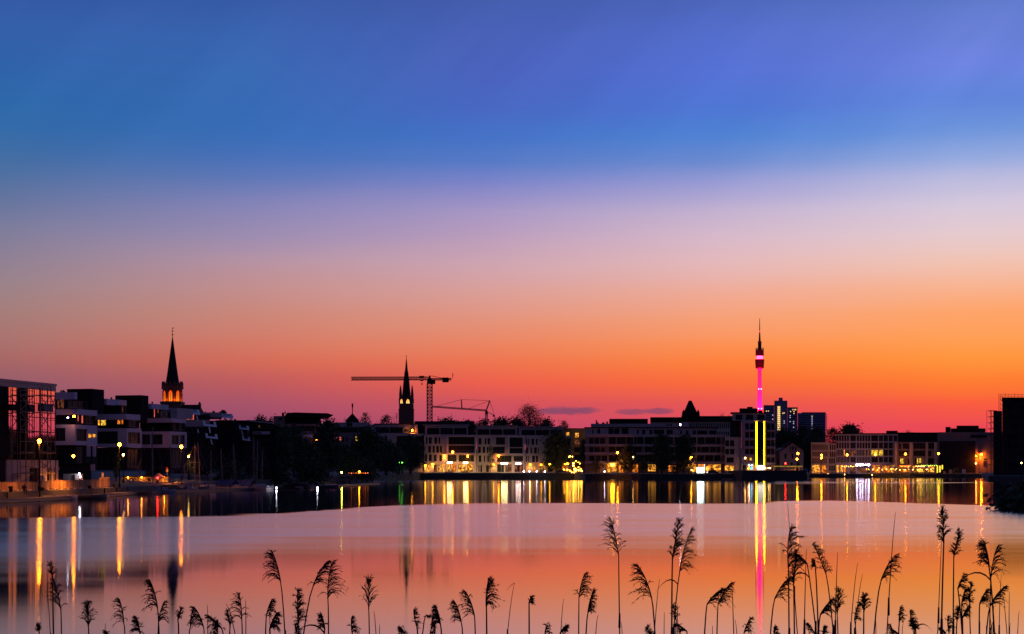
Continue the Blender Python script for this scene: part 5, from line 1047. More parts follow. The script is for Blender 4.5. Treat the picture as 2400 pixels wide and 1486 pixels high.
# bright blue-white shop sign
t = thing('shop_screen', 'glaring blue-white lit screen in front of the long terrace', 'screen', (PX(1641, 606), 606, 2.2))
MB().box(PX(1634, 606), PX(1649, 606), 606, 606.25, PZ(1108, 606), PZ(1095.5, 606)).build('screen_face', emit('screen_white', (226, 248, 240), 16.0), t); MB().box(PX(1633.5, 606), PX(1649.5, 606), 606.26, 606.5, PZ(1109, 606), PZ(1095, 606)).build('housing', M_black, t)
MB().box(PX(1650.4, 606), PX(1652.2, 606), 606, 606.4, PZ(1108, 606), PZ(1088, 606)).build('side_post', emit('screen_side', (255, 240, 220), 1.4), t)
# kiosk lights by the neon strips
for px, y, m, lb in ((1756, 1090.5, E_cool, 'small white light left of the neon strips'), (1762, 1090.5, emit('cyan_light', (150, 240, 255), 14.0), 'small cyan light left of the neon strips'), (1793.5, 1097, E_warmw, 'first warm lantern right of the neon strips'), (1801, 1097, E_warmw, 'second warm lantern right of the neon strips'), (1804.5, 1097, E_warmw, 'third warm lantern right of the neon strips'), (1754, 1098, E_sodf, 'amber lantern under the small white light')): walllamp(lb, px, y, 603, .32, .32, m)
t = thing('blue_screen', 'small blue lit display left of the white entrance light', 'screen', (PX(1762, 602), 602, 3.4)); MB().box(PX(1759.5, 602), PX(1764, 602), 602, 602.2, PZ(1101, 602), PZ(1094, 602)).build('screen_face', emit('screen_blue', (90, 190, 255), 3.0), t); MB().box(PX(1759, 602), PX(1764.5, 602), 602.21, 602.4, PZ(1102, 602), PZ(1093.5, 602)).build('housing', M_black, t)
# festoon of bulbs between the ochre house and the long terrace
t = thing('festoon_lights', 'cluster of glowing round bulbs strung beside the dark conical tree', 'string lights', (PX(1350, 668), 668, 2.3)); random.seed(4)
pts = [(1344, 1086), (1350, 1080.5), (1355.5, 1083), (1359.5, 1086.5), (1363, 1090), (1344, 1091.5), (1336.5, 1069), (1341.5, 1070.5), (1334, 1071.5), (1361, 1099), (1363.5, 1104), (1356, 1102), (1350, 1104), (1336, 1103), (1356, 1095), (1330, 1101), (1322, 1100.5), (1340, 1107), (1346, 1107)]
q = MB()
for i, (p_, y_) in enumerate(pts):
    MB().ball(PT(p_, y_, 668), .27 if i in (0, 5, 9, 10, 11) else .17, 10, 6).build('bulb', emit('festoon_bulb', (255, 176, 56), 46.0), t)
    if i and abs(p_ - pts[i - 1][0]) < 12: q.tube([PT(*pts[i - 1], 668) + Vector((0, 0, .3)), PT(p_, y_, 668) + Vector((0, 0, .3))], .03, 4)
MB().ball(PT(1348, 1100, 667), .62, 12, 8).build('globe_lantern', emit('festoon_globe', (255, 184, 66), 9.0), t)
for p_ in (1336, 1363): q.tube([PT(p_, 1108, 668), PT(p_, 1068, 668)], .06, 5)
q.build('cable', M_black, t)
# ------------------------------------------------------------------ pergola frames on the pier
t = thing('pergola', 'row of lamp-lit pale posts with a drooping string on the pier', 'pergola', (PX(1850, 578), 578, 3.4)); D = 578; M_perg = mat('pale_timber', (.62, .50, .25), .7, .2, 2)
ps = [1814, 1823, 1831, 1839.5, 1848, 1856, 1864, 1872.5, 1880]
for p_ in ps: MB().tube([(PX(p_, D), D, 3.4), (PX(p_, D), D, PZ(1092, D))], .09, 6).build('post', M_perg, t)
E_str = emit('string_light', (236, 190, 60), .7)
for a_, b_ in zip(ps, ps[1:]): MB().tube([PT(a_, 1092, D), PT((a_ + b_) / 2, 1093.8, D), PT(b_, 1092, D)], .08, 4).build('string', E_str, t)
MB().bar(PT(1839.5, 1101, D), PT(1864, 1101, D), .15).build('rail', M_perg, t)
# ------------------------------------------------------------------ parasols, stalls, terrace furniture and guests on the right quay
def parasol(label, px, y, D, r, closed=False, m=None, zb=1.65):
    t = thing('parasol', label, 'parasol', (PX(px, D), D, zb), 'parasols on the restaurant terraces'); x, z = PX(px, D), PZ(y, D)
    MB().tube([(x, D, zb), (x, D, z)], .05, 6).build('pole', M_grey, t)
    b = MB()
    if closed: b.lathe((x, D), [(.12, z - 2.0), (.30, z - 1.4), (.16, z - .4), (.03, z + .3)], 8)
    else: b.lathe((x, D), [(r, z - .75), (r * .98, z - .6), (r * .5, z - .2), (.04, z + .1)], 8)
    b.build('canopy', m or M_cloth, t)
    if not closed and D > 700:
        MB().ball((x, D - .2, z - 1.0), .16, 8, 5).build('bulb', emit('added_terrace_light', (255, 170, 70), 14.0), t); downlight(x, D - .2, z - 1.2, 420, (1, .42, .10), 170)  # bulb and downlight added under open parasols to warm the terrace
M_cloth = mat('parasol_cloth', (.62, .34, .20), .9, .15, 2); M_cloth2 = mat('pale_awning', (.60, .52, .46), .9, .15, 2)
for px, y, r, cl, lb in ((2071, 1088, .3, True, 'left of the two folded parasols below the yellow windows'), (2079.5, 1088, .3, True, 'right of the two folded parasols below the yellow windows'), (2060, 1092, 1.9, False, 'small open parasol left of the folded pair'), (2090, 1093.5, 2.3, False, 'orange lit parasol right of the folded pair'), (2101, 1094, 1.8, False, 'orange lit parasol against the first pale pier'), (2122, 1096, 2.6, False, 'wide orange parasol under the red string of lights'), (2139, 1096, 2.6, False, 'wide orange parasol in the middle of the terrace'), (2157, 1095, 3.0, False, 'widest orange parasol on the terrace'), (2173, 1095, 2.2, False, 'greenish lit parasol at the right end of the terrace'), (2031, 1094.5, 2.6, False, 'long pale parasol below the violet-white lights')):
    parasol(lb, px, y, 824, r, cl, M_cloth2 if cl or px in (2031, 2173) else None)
t = thing('awning', 'long pale flat awning left of the violet-white lights', 'awning', (PX(2010, 828), 828, 1.65)); MB().box(PX(1994, 828), PX(2030, 828), 826, 829, PZ(1096.2, 828), PZ(1095, 828)).build('cloth', M_cloth2, t)
for p_ in (1996, 2012, 2028): MB().tube([(PX(p_, 826.5), 826.5, 1.65), (PX(p_, 826.5), 826.5, PZ(1096, 826.5))], .06, 5).build('post', M_grey, t)
def stringlights(label, p0, p1, y, n, m, D, sag=1.0):
    t = thing('string_lights', label, 'string lights', (PX((p0 + p1) / 2, D), D, 4)); w = []
    for i in range(n):
        f = i / (n - 1); p_ = PT(p0 + (p1 - p0) * f, y + sag * math.sin(f * math.pi * 3) ** 2, D); w.append(p_); MB().ball(p_, .11 + .05 * ((i * 5) % 3) / 2, 8, 5).build('bulb', m, t)
    MB().tube(w, .03, 4).build('cable', M_black, t)
E_rb = emit('red_bulb', (255, 96, 30), 26.0); E_yb = emit('yellow_bulb', (255, 190, 84), 26.0); E_gb = emit('green_bulb', (170, 230, 70), 10.0)
stringlights('string of reddish bulbs on the pillared house', 2110, 2132, 1092, 9, E_rb, 829); stringlights('string of pale bulbs over the middle of the terrace', 2147, 2166, 1092.5, 8, E_yb, 829); stringlights('string of greenish bulbs at the right of the terrace', 2160, 2194, 1090.5, 9, E_gb, 829); stringlights('string of warm bulbs along the awning left of the violet-white lights', 1974, 2004, 1092.5, 7, E_yb, 829)
stringlights('low string of warm table lights across the parasol terrace', 2036, 2182, 1099.5, 15, E_yb, 823, 2.0); stringlights('low string of lights on the dark shore right of the yellow-green lamp', 818, 862, 1108.5, 9, emit('dim_red_bulb', (255, 110, 50), 3.0), 455, .6)
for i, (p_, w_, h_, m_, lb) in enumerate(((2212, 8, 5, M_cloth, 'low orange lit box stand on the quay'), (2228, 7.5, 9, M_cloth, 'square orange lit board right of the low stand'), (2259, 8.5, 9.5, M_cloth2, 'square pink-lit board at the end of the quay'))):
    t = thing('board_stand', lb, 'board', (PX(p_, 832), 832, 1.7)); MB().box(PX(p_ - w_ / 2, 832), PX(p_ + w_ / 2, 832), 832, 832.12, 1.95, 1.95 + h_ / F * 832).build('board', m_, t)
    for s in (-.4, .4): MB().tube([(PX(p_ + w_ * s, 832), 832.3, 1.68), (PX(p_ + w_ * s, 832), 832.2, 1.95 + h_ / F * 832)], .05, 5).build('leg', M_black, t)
t = thing('kiosk_tent', 'olive green arched tent between the two lit boards', 'tent', (PX(2242, 833), 833, 1.65)); b = MB(); hw = 5.5 / F * 833
b.prism([(PX(2242, 833) + hw * math.cos(a), 833, 1.65 + (2.1 + 1.0 * math.sin(a)) * (1 if math.sin(a) > .01 else 0)) for a in [math.pi * i / 10 for i in range(10, -1, -1)]][::-1], (0, 3, 0)); b.build('cover', mat('olive_canvas', (.14, .13, .03), .9, .2, 1), t); MB().box(PX(2239.5, 833), PX(2245, 833), 832.9, 832.98, 2.6, 3.2).build('serving_hatch', M_black, t)
for px, y0, y1, lb in ((2197, 1091, 1108, 'yellow lit advertising pillar, left one'), (2203, 1091.5, 1107, 'yellow lit advertising pillar, middle one'), (2208.5, 1090, 1100, 'short yellow lit advertising pillar, right one')):
    t = thing('light_pillar', lb, 'light pillar', (PX(px, 820), 820, 1.65)); x = PX(px, 820); MB().lathe((x, 820), [(.32, PZ(y1, 820)), (.32, PZ(y0, 820))], 10).build('lit_tube', emit('pillar_yellow', (240, 206, 60), 1.8), t); MB().lathe((x, 820), [(.4, 1.65), (.4, PZ(y1, 820))], 10).build('base', M_black, t); MB().lathe((x, 820), [(.36, PZ(y0, 820)), (.05, PZ(y0, 820) + .25)], 10).build('cap', M_black, t)
# people: one continuous skinned body each
def person(label, loc, h, pose='stand', rz=0.0, cloth=(.03, .03, .04), group='people on the waterfront', skin_lv=1):
    me = bpy.data.meshes.new('person'); s = h / 1.75
    if pose == 'sit':
        J = {'pel': (0, 0, .12), 'che': (0, .04, .50), 'nec': (0, .02, .66), 'hd0': (0, -.01, .74), 'hd1': (0, -.02, .90), 'la': (-.19, .02, .58), 'le': (-.24, -.10, .34), 'lh': (-.16, -.28, .24), 'ra': (.19, .02, .58), 're': (.24, -.10, .34), 'rh': (.16, -.28, .24),
             'lp': (-.10, -.04, .10), 'lk': (-.13, -.44, .14), 'lf': (-.12, -.48, -.30), 'lt': (-.12, -.66, -.34), 'rp': (.10, -.04, .10), 'rk': (.13, -.44, .14), 'rf': (.12, -.48, -.30), 'rt': (.12, -.66, -.34)}
    else:
        st = .14 if pose == 'walk' else .03
        J = {'pel': (0, 0, .95), 'che': (0, .01, 1.30), 'nec': (0, .01, 1.48), 'hd0': (0, 0, 1.55), 'hd1': (0, -.01, 1.70), 'la': (-.20, 0, 1.40), 'le': (-.25, .05, 1.12), 'lh': (-.24, -.06, .88), 'ra': (.20, 0, 1.40), 're': (.25, .02, 1.12), 'rh': (.24, -.12, .90),
             'lp': (-.10, 0, .88), 'lk': (-.11, -st, .50), 'lf': (-.11, st * .3, .09), 'lt': (-.11, st * .3 - .16, .04), 'rp': (.10, 0, .88), 'rk': (.11, -.02, .48), 'rf': (.11, st * 1.6, .09), 'rt': (.11, st * 1.6 - .16, .04)}
    R = {'pel': .15, 'che': .17, 'nec': .065, 'hd0': .085, 'hd1': .095, 'la': .075, 'le': .05, 'lh': .04, 'ra': .075, 're': .05, 'rh': .04, 'lp': .10, 'lk': .07, 'lf': .05, 'lt': .04, 'rp': .10, 'rk': .07, 'rf': .05, 'rt': .04}
    ks = list(J); E = [('pel', 'che'), ('che', 'nec'), ('nec', 'hd0'), ('hd0', 'hd1'), ('che', 'la'), ('la', 'le'), ('le', 'lh'), ('che', 'ra'), ('ra', 're'), ('re', 'rh'), ('pel', 'lp'), ('lp', 'lk'), ('lk', 'lf'), ('lf', 'lt'), ('pel', 'rp'), ('rp', 'rk'), ('rk', 'rf'), ('rf', 'rt')]
    me.from_pydata([Vector(J[k]) * s for k in ks], [(ks.index(a), ks.index(b)) for a, b in E], [])
    o = bpy.data.objects.new('person', me); col.objects.link(o); o.location = loc; o.rotation_euler = (0, 0, rz); WL[o] = Vector(loc)
    sk = o.modifiers.new('skin', 'SKIN')
    lay = me.skin_vertices[0].data if me.skin_vertices else None
    if lay:
        for i, k in enumerate(ks): lay[i].radius = (R[k] * s, R[k] * s); lay[i].use_root = (k == 'pel')
    sb = o.modifiers.new('sub', 'SUBSURF'); sb.levels = sb.render_levels = skin_lv
    me.materials.append(mat('clothes_%d_%d' % (int(cloth[0] * 999), int(cloth[2] * 999)), cloth, .9, .3, 4))
    return tag(o, label, 'person', group)
def prep_skin():
    pass
# people (skin layer must exist before radii can be set: made once through an operator-free trick of a temporary object)
_o = None
def people():
    P_ = [('person sitting hunched on the quay edge beside the first orange street lamp', (PX(57, 188), 188, 1.12), 1.75, 'sit', .5, (.015, .015, .03)),
          ('person in dark clothes standing at the pinkish canopy, left of the pair', (PX(1209, 680), 680, 2.28), 1.8, 'stand', .3, (.02, .02, .02)),
          ('person in dark clothes standing at the pinkish canopy, right of the pair', (PX(1216, 680), 680, 2.28), 1.75, 'stand', -.3, (.03, .02, .02)),
          ('person walking at the right end of the parasol terrace', (PX(2199, 816), 816, 1.68), 1.8, 'walk', 1.2, (.015, .015, .015)),
          ('person standing in front of the bright shop windows, left', (PX(1662, 604), 604, 2.12), 1.75, 'stand', .2, (.02, .02, .03)),
          ('person walking past the bright shop windows, right', (PX(1668, 603), 603, 2.12), 1.7, 'walk', 1.4, (.03, .02, .02)),
          ('person standing by the terrace below the widest parasol', (PX(2150, 818), 818, 1.68), 1.75, 'stand', .0, (.03, .02, .02)),
          ('person standing at the terrace edge below the folded parasols', (PX(2076, 818), 818, 1.68), 1.75, 'stand', .4, (.02, .02, .02)),
          ('person walking at the left end of the lit promenade', (PX(941, 652), 652, 2.26), 1.75, 'walk', 1.5, (.10, .08, .07)),
          ('person standing between the dark trees on the lit promenade', (PX(966, 660), 660, 2.26), 1.75, 'stand', .3, (.12, .09, .08))]
    for a_ in P_: person(*a_)
people()
# ------------------------------------------------------------------ left quay: fence, bollards, huts, truck, kiosk
M_timber = mat('fence_timber', (.34, .20, .10), .85, .4, 1.5, rnd=.55)
def fence(label, p0, D0, p1, D1, n, zb, h, two=True):
    A, B = Vector((PX(p0, D0), D0, zb)), Vector((PX(p1, D1), D1, zb)); t = thing('construction_fence', label, 'fence', (A + B) / 2); d = (B - A); u = d.normalized()
    for i in range(n):
        a, b_ = A + d * (i / n), A + d * ((i + 1) / n); nb = 6
        MB().tube([a, a + Vector((0, 0, h + .12))], .05, 5).build('post', M_timber, t); MB().box(a.x - .2, a.x + .2, a.y - .7, a.y - .1, zb + .01, zb + .15).build('foot', M_conc, t)
        for zz in (h * .25, h * .92): MB().bar(a + Vector((0, 0, zz)), b_ + Vector((0, 0, zz)), .06, .10).build('rail', M_timber, t)
        for j in range(nb):
            q0 = a.lerp(b_, (j + .04) / nb); q1 = a.lerp(b_, (j + .74) / nb); z0, z1 = .10, h * (.98 + .03 * ((i * 7 + j * 3) % 3))
            q = MB(); o_ = Vector((u.y, -u.x, 0)) * .06; q.prism([q0 + o_, q1 + o_, q1 + o_ + Vector((0, 0, z1)), q0 + o_ + Vector((0, 0, z1))], Vector((-u.y, u.x, 0)) * .04); q.v = [(v[0], v[1], v[2] + z0) for v in q.v]; q.build('plank', M_timber, t)
fence('orange-lit timber fence at the left edge of the quay', -25, 188, 88, 199, 7, 1.08, .95)
fence('long orange-lit timber fence right of the first street lamp', 95, 200, 232, 226, 9, 1.08, 1.05)
fence('taller orange-lit timber fence corner before the second street lamp', 232, 227, 257, 236, 2, 1.08, 1.35)
for px, yt, D, lb in ((25, 1139, 187, 'dark bollard left of the seated person'), (98, 1142, 198, 'dark bollard at the foot of the first street lamp'), (210, 1138, 220, 'dark bollard in the middle of the timber fence'), (267, 1134, 233, 'dark bollard left of the second street lamp')):
    q = MB(); z = PZ(yt, D); q.lathe((PX(px, D), D), [(.22, 1.06), (.20, z - .25), (.27, z - .2), (.27, z - .06), (.1, z)], 12); tag(q.build('bollard', M_black), lb, 'bollard', 'bollards on the left quay')
# green site truck cut by the left edge
def wheel(parent, c, r, w_):
    o = MB(); o.tube([(c[0], c[1] - w_ / 2, c[2]), (c[0], c[1] + w_ / 2, c[2])], r, 16); t_ = o.build('wheel', mat('rubber', (.015, .015, .015), .9), parent)
    q = MB(); q.tube([(c[0], c[1] - w_ / 2 - .02, c[2]), (c[0], c[1] - w_ / 2 + .03, c[2])], r * .5, 10); q.build('rim', M_grey, t_)
D = 205; TR = thing('truck', 'yellow-green site truck cut off by the left edge', 'truck', (PX(2, D), D, 1.3)); x1 = PX(17, D); M_lime = mat('lime_paint', (.30, .42, .03), .4, .12, 1)
b = MB(); b.prism([(x1 - 2.6, D, 1.75), (x1 - .1, D, 1.75), (x1, D, 2.2), (x1 - .45, D, 2.75), (x1 - 2.6, D, 2.8)], (0, 1.9, 0)); b.build('cab', M_lime, TR)
b = MB(); b.prism([(x1 - 1.15, D - .03, 2.25), (x1 - .35, D - .03, 2.25), (x1 - .62, D - .03, 2.65), (x1 - 1.15, D - .03, 2.65)], (0, .02, 0)); b.build('side_window', M_glass, TR)
b = MB(); b.box(x1 - 6, x1 - 2.7, D, D + 2, 1.8, 2.6); b.build('load_body', M_lime, TR); wheel(TR, (x1 - .7, D + .1, 1.62), .40, .28); wheel(TR, (x1 - 3.9, D + .1, 1.62), .40, .28)
MB().ball((x1 - .02, D + .3, 2.0), .1, 8, 5).build('headlight', mat('lamp_glass_off', (.5, .5, .45), .2), TR)
M_redp = mat('red_board', (.45, .03, .02), .6, .15, 1); M_hut = mat('hut_panel', (.42, .36, .34), .7, .15, .8)
for p0, p1, y0, y1, D, lb in ((22, 33, 1120, 1126, 203, 'red board on the fence by the green truck'), (82, 91, 1120, 1124.5, 206, 'dark red board behind the first street lamp'), (136.5, 145, 1117.5, 1123, 222, 'red board left of the pale site hut')):
    t = thing('red_board', lb, 'board', (PX((p0 + p1) / 2, D), D, 1.2)); fbox(t, 'panel', p0, p1, y0, y1, D, .05, M_redp)
    for p_ in (p0 + 1, p1 - 1): MB().tube([(PX(p_, D), D + .1, 1.15), (PX(p_, D), D + .1, PZ(y0, D))], .035, 5).build('leg', M_black, t)
t = thing('site_hut', 'pale site hut container behind the long timber fence', 'hut', (PX(165, 230), 230, 1.3)); fbox(t, 'wall', 148, 184, 1110.5, 1128, 230, 2.4, M_hut); fbox(t, 'door', 170.5, 175.5, 1113, 1127, 229.9, .09, M_dark); fbox(t, 'roof', 147, 185, 1109, 1110.5, 229.8, 2.8, M_dark)
for i, p_ in enumerate((186, 187.5, 188)): MB().ball(PT(p_, 1110 + i * 4, 229.5), .09, 8, 5).build('site_lamp', E_cool, t)
t = thing('site_hut', 'dark site cabin with a pale end wall right of the long-armed lamp', 'hut', (PX(190, 245), 245, 1.3)); fbox(t, 'wall', 130, 214, 1088, 1124, 245, 3, M_dark); fbox(t, 'end_panel', 212, 221, 1088, 1104, 244.5, .4, M_hut); fbox(t, 'roof', 128, 216, 1086.5, 1088, 244.6, 3.8, M_black)
t = thing('sign_post', 'white square sign beside the concrete ground floor', 'sign', (PX(134, 215), 215, 1.2)); fbox(t, 'panel', 130, 139, 1095.5, 1101, 215, .06, M_white); MB().tube([(PX(134.5, 215), 215.1, 1.15), (PX(134.5, 215), 215.1, PZ(1096, 215))], .05, 6).build('pole', M_grey, t)
t = thing('sign_post', 'tall narrow pinkish sign panel before the fence corner', 'sign', (PX(241, 233), 233, 1.2)); fbox(t, 'panel', 238, 243, 1108, 1126, 233, .08, M_hut); MB().tube([(PX(240.5, 233), 233.1, 1.1), (PX(240.5, 233), 233.1, PZ(1108, 233))], .05, 6).build('pole', M_grey, t)
t = thing('sign_post', 'striped sign on a pole above the orange kiosk wall', 'sign', (PX(391, 282), 282, 1.2)); fbox(t, 'panel', 389, 394, 1100, 1106.5, 282, .06, M_hut); fbox(t, 'panel', 389, 393.6, 1096, 1098.5, 282, .06, M_redp); MB().tube([(PX(391.5, 282), 282.1, 1.15), (PX(391.5, 282), 282.1, PZ(1095, 282))], .05, 6).build('pole', M_grey, t)
KS = thing('kiosk', 'low quay kiosk with an orange lit wall behind the red signal', 'kiosk', (PX(340, 284), 284, 1.2))
front(KS, 285, 394, 1118, 1131, 284, 3, [(290, 1121, 300, 1127, 'w'), (304, 1120, 318, 1129, 'D'), (326, 1120, 340, 1129, 'O'), (346, 1121, 352, 1130, 'w'), (355, 1120, 364, 1129, 'D'), (378, 1120, 392, 1130, 'O')], M_stone); fbox(KS, 'roof', 283, 396, 1116, 1118, 283.4, 4.2, M_dark)
for p_ in (300, 332, 385): MB().ball(PT(p_, 1119, 283.2), .10, 8, 5).build('eave_lamp', E_sodf, KS); downlight(PX(p_, 282), 282, PZ(1117, 282), 260, (1, .27, .03), 170)
lamp('red signal lamp in front of the orange kiosk', 369, 1120, 276, E_redl, 1.1, .13, name='signal_lamp', cat='signal lamp')
parasol('pinkish parasol above the red signal lamp', 372, 1110, 277, 1.0, False, mat('rose_cloth', (.45, .20, .25), .9), 1.1)
for px, lb in ((318, 'parked bicycle left of the kiosk door'), (408, 'parked bicycle right of the kiosk')):
    D = 272; t = thing('bicycle', lb, 'bicycle', (PX(px, D), D, 1.1)); x = PX(px, D); zz = 1.1
    for s in (-.5, .5):
        q = MB(); q.tube([(x + s + .33 * math.cos(a), D, zz + .34 + .33 * math.sin(a)) for a in [i * math.pi / 8 for i in range(17)]], .025, 4, False); q.build('wheel', M_grey, t)
    q = MB()
    for a_, b_ in (((-.5, .34), (-.15, .85)), ((-.15, .85), (.42, .80)), ((.42, .80), (.5, .34)), ((-.5, .34), (0, .30)), ((0, .30), (.42, .78)), ((0, .30), (-.18, .92)), ((.42, .8), (.38, 1.02)), ((.28, 1.04), (.5, 1.02))): q.tube([(x + a_[0], D, zz + a_[1]), (x + b_[0], D, zz + b_[1])], .025, 5)
    q.build('frame', M_grey, t); MB().box(x - .30, x - .06, D - .07, D + .07, zz + .92, zz + .97).build('saddle', M_black, t)
# ------------------------------------------------------------------ jetties and boats
M_deck = mat('jetty_deck', (.08, .075, .09), .8, .2, .6); M_hullw = mat('white_hull', (.28, .27, .33), .35, .15, .5); M_hulld = mat('dark_hull', (.05, .05, .06), .4, .2, .5); M_blue = mat('blue_cover', (.010, .035, .16), .7, .25, 1.0, bump=.3); M_mast = mat('mast_alloy', (.13, .13, .15), .4, .15, 1, metal=.5)
def jetty(label, p0, D0, p1, D1, w_, z=.42):
    A, B = Vector((PX(p0, D0), D0)), Vector((PX(p1, D1), D1)); d = (B - A); L = d.length; d.normalize(); nn = Vector((-d.y, d.x)); t = thing('jetty', label, 'jetty', (*((A + B) / 2), 0)); k = max(2, int(L / 3))
    for i in range(k): MB().obox(A + d * (L * i / k + .02), d, nn, L / k - .04, w_, z - .10, z).build('plank', M_deck, t)
    q = MB(); q.obox(A - nn * -.05, d, nn, L, w_ - .1, z - .35, z - .11); q.build('float', M_hulld, t)
    for i in range(0, k + 1, 3): c = A + d * (L * i / k) + nn * (w_ + .1); MB().tube([(c.x, c.y, -1), (c.x, c.y, z + .7)], .09, 6).build('pile', M_black, t)
jetty('low floating jetty along the left quay', -30, 172, 172, 196, 1.6); jetty('low floating jetty in front of the second street lamp', 246, 212, 335, 244, 1.6); jetty('dark jetty among the moored boats', 345, 250, 640, 300, 1.8, .4); jetty('dark jetty right of the boathouse', 725, 320, 890, 420, 1.8, .4)
def hull(name, c, L, W, H, ang, m, parent):
    """boat hull lofted from stern to bow"""
    u = Vector((math.cos(ang), math.sin(ang), 0)); v = Vector((-math.sin(ang), math.cos(ang), 0)); c = Vector(c); q = MB(); n = 9; rows = []
    for i in range(n):
        f = i / (n - 1); hw = W / 2 * (.72 + .28 * math.sin(math.pi * min(1, f * 1.2 + .15))) * (1 - max(0, (f - .55) / .45) ** 2.2 * .97); sh = H * (1 + .28 * f * f); x = (f - .5) * L
        rows.append([c + u * x + v * s * hw * k + Vector((0, 0, zz)) for s, k, zz in ((-1, 1, sh), (-1, .93, sh * .55), (-1, .55, .02), (0, 0, -.12), (1, .55, .02), (1, .93, sh * .55), (1, 1, sh))])
    for a, b_ in zip(rows, rows[1:]):
        for j in range(6): q.quad(a[j], a[j + 1], b_[j + 1], b_[j])
        q.quad(a[6], a[0], b_[0], b_[6])
    q.poly(rows[0]); return q.build(name, m, parent), u, v
def sailboat(label, px, D, L, ang, ytop, hm=None, cover=None, lean=0.0):
    x = PX(px, D); t = thing('sailing_boat', label, 'sailing boat', (x, D, 0), 'sailing boats moored in the marina'); h_, u, v = hull('hull', (x, D, 0), L, L * .33, .62, ang, hm or M_hullw, t); c = Vector((x, D, 0))
    q = MB(); q.prism([c + u * a * L + v * b_ * L + Vector((0, 0, .68)) for a, b_ in ((-.12, -.10), (.22, -.06), (.22, .06), (-.12, .10))], Vector((0, 0, .34))); q.build('cabin', hm or M_hullw, t)
    zt = PZ(ytop, D); m0 = c + u * L * .1; mt = Vector((m0.x + lean, m0.y, zt)); MB().tube([(m0.x, m0.y, .6), mt], [.06, .045], 6).build('mast', M_mast, t)
    MB().tube([m0 + Vector((0, 0, 1.5)), m0 - u * L * .5 + Vector((0, 0, 1.45))], .05, 6).build('boom', M_mast, t)
    q = MB()
    for e in (c + u * L * .49 + Vector((0, 0, .8)), c - u * L * .49 + Vector((0, 0, .7)), c + u * L * .08 + v * L * .15 + Vector((0, 0, .65)), c + u * L * .08 - v * L * .15 + Vector((0, 0, .65))): q.tube([mt - Vector((0, 0, .3)), e], .018, 4)
    q.bar(m0.lerp(mt, .55) - v * .6 + Vector((0, 0, .3)), m0.lerp(mt, .55) + v * .6 + Vector((0, 0, .3)), .05); q.build('rigging', M_mast, t)
    if cover:
        a0 = m0 + Vector((0, 0, 2.0)); a1 = c - u * L * .5 + Vector((0, 0, 1.75)); q = MB(); 
        for sg in (-1, 1):
            q.quad(a0, a1, a1 + v * sg * L * .12 - Vector((0, 0, 1.0)), a0 + v * sg * L * .17 - Vector((0, 0, 1.2)))
        q.quad(a1, a1 - v * L * .12 - Vector((0, 0, 1.0)), a1 - Vector((0, 0, 1.1)), a1 + v * L * .12 - Vector((0, 0, 1.0))); q.build('cover', cover, t)
SB = [(349, 262, 6.0, .5, 1000, None, None, 0, 'sailing boat with the tallest thin mast left of the third street lamp'), (398, 270, 5.5, .4, 1040, M_hulld, None, -.5, 'dark sailing boat with a leaning mast beneath the third street lamp'), (427, 276, 5.5, .5, 1052, None, None, -.3, 'small sailing boat directly under the third street lamp'), (449, 280, 6.0, .6, 1036, M_hulld, None, 0, 'dark sailing boat with upright mast right of the third street lamp'), (462, 284, 5.5, .5, 1036, None, None, -.4, 'pale sailing boat next to the dark one right of the third street lamp'),
      (487, 290, 6.0, .5, 1056, None, None, 0, 'sailing boat left of the blue covered boat'), (515, 296, 5.5, .6, 1050, M_hulld, None, -.3, 'dark sailing boat behind the blue covered boat'), (545, 290, 6.5, -.45, 1040, None, M_blue, -.4, 'sailing boat under a bright blue cover'), (588, 292, 6.5, -.5, 1022, None, mat('pale_cover', (.12, .12, .20), .7, .25, 1), 0, 'sailing boat with pale cover and bright bow right of the blue one'), (594, 302, 6.0, .4, 1030, M_hulld, None, .2, 'dark sailing boat close behind the pale covered one'), (606, 300, 5.8, .5, 1052, None, None, .2, 'last sailing boat before the boathouse')]
for px, D, L, an, yt, hm, cv, ln, lb in SB: sailboat(lb, px, D, L, an, yt, hm, cv, ln)
def rowboat(label, px, D, L, ang, m, W=.3):
    x = PX(px, D); t = thing('rowing_boat', label, 'boat', (x, D, 0), 'small boats by the left jetty'); h_, u, v = hull('hull', (x, D, 0), L, L * W, .5, ang, m, t); c = Vector((x, D, 0))
    for f in (-.2, .1): MB().obox((c + u * f * L - v * L * W * .42).xy, u, v, .25, L * W * .84, .48, .54).build('seat', M_deck, t)
rowboat('pale boat with its stern lit orange beside the jetty', 140, 195, 4.2, .55, M_hullw); rowboat('low dark boat before the timber fence', 205, 200, 4.6, .45, M_hulld, .36); rowboat('small dark boat right of the low dark boat', 325, 240, 4.0, .5, M_hulld); rowboat('pale dinghy near the jetty light under the red signal', 385, 256, 3.6, .4, M_hullw); rowboat('dark dinghy moored right of the boathouse', 770, 330, 4.0, .3, M_hulld)
rowboat('dark motor boat moored below the bright shop screen', 1655, 580, 4.5, .1, M_hulld); rowboat('long pale boat moored below the orange shop', 1716, 583, 7.0, .02, M_hullw, .22); rowboat('small dark boat moored by the right terrace', 2006, 815, 5, 0, M_hulld)
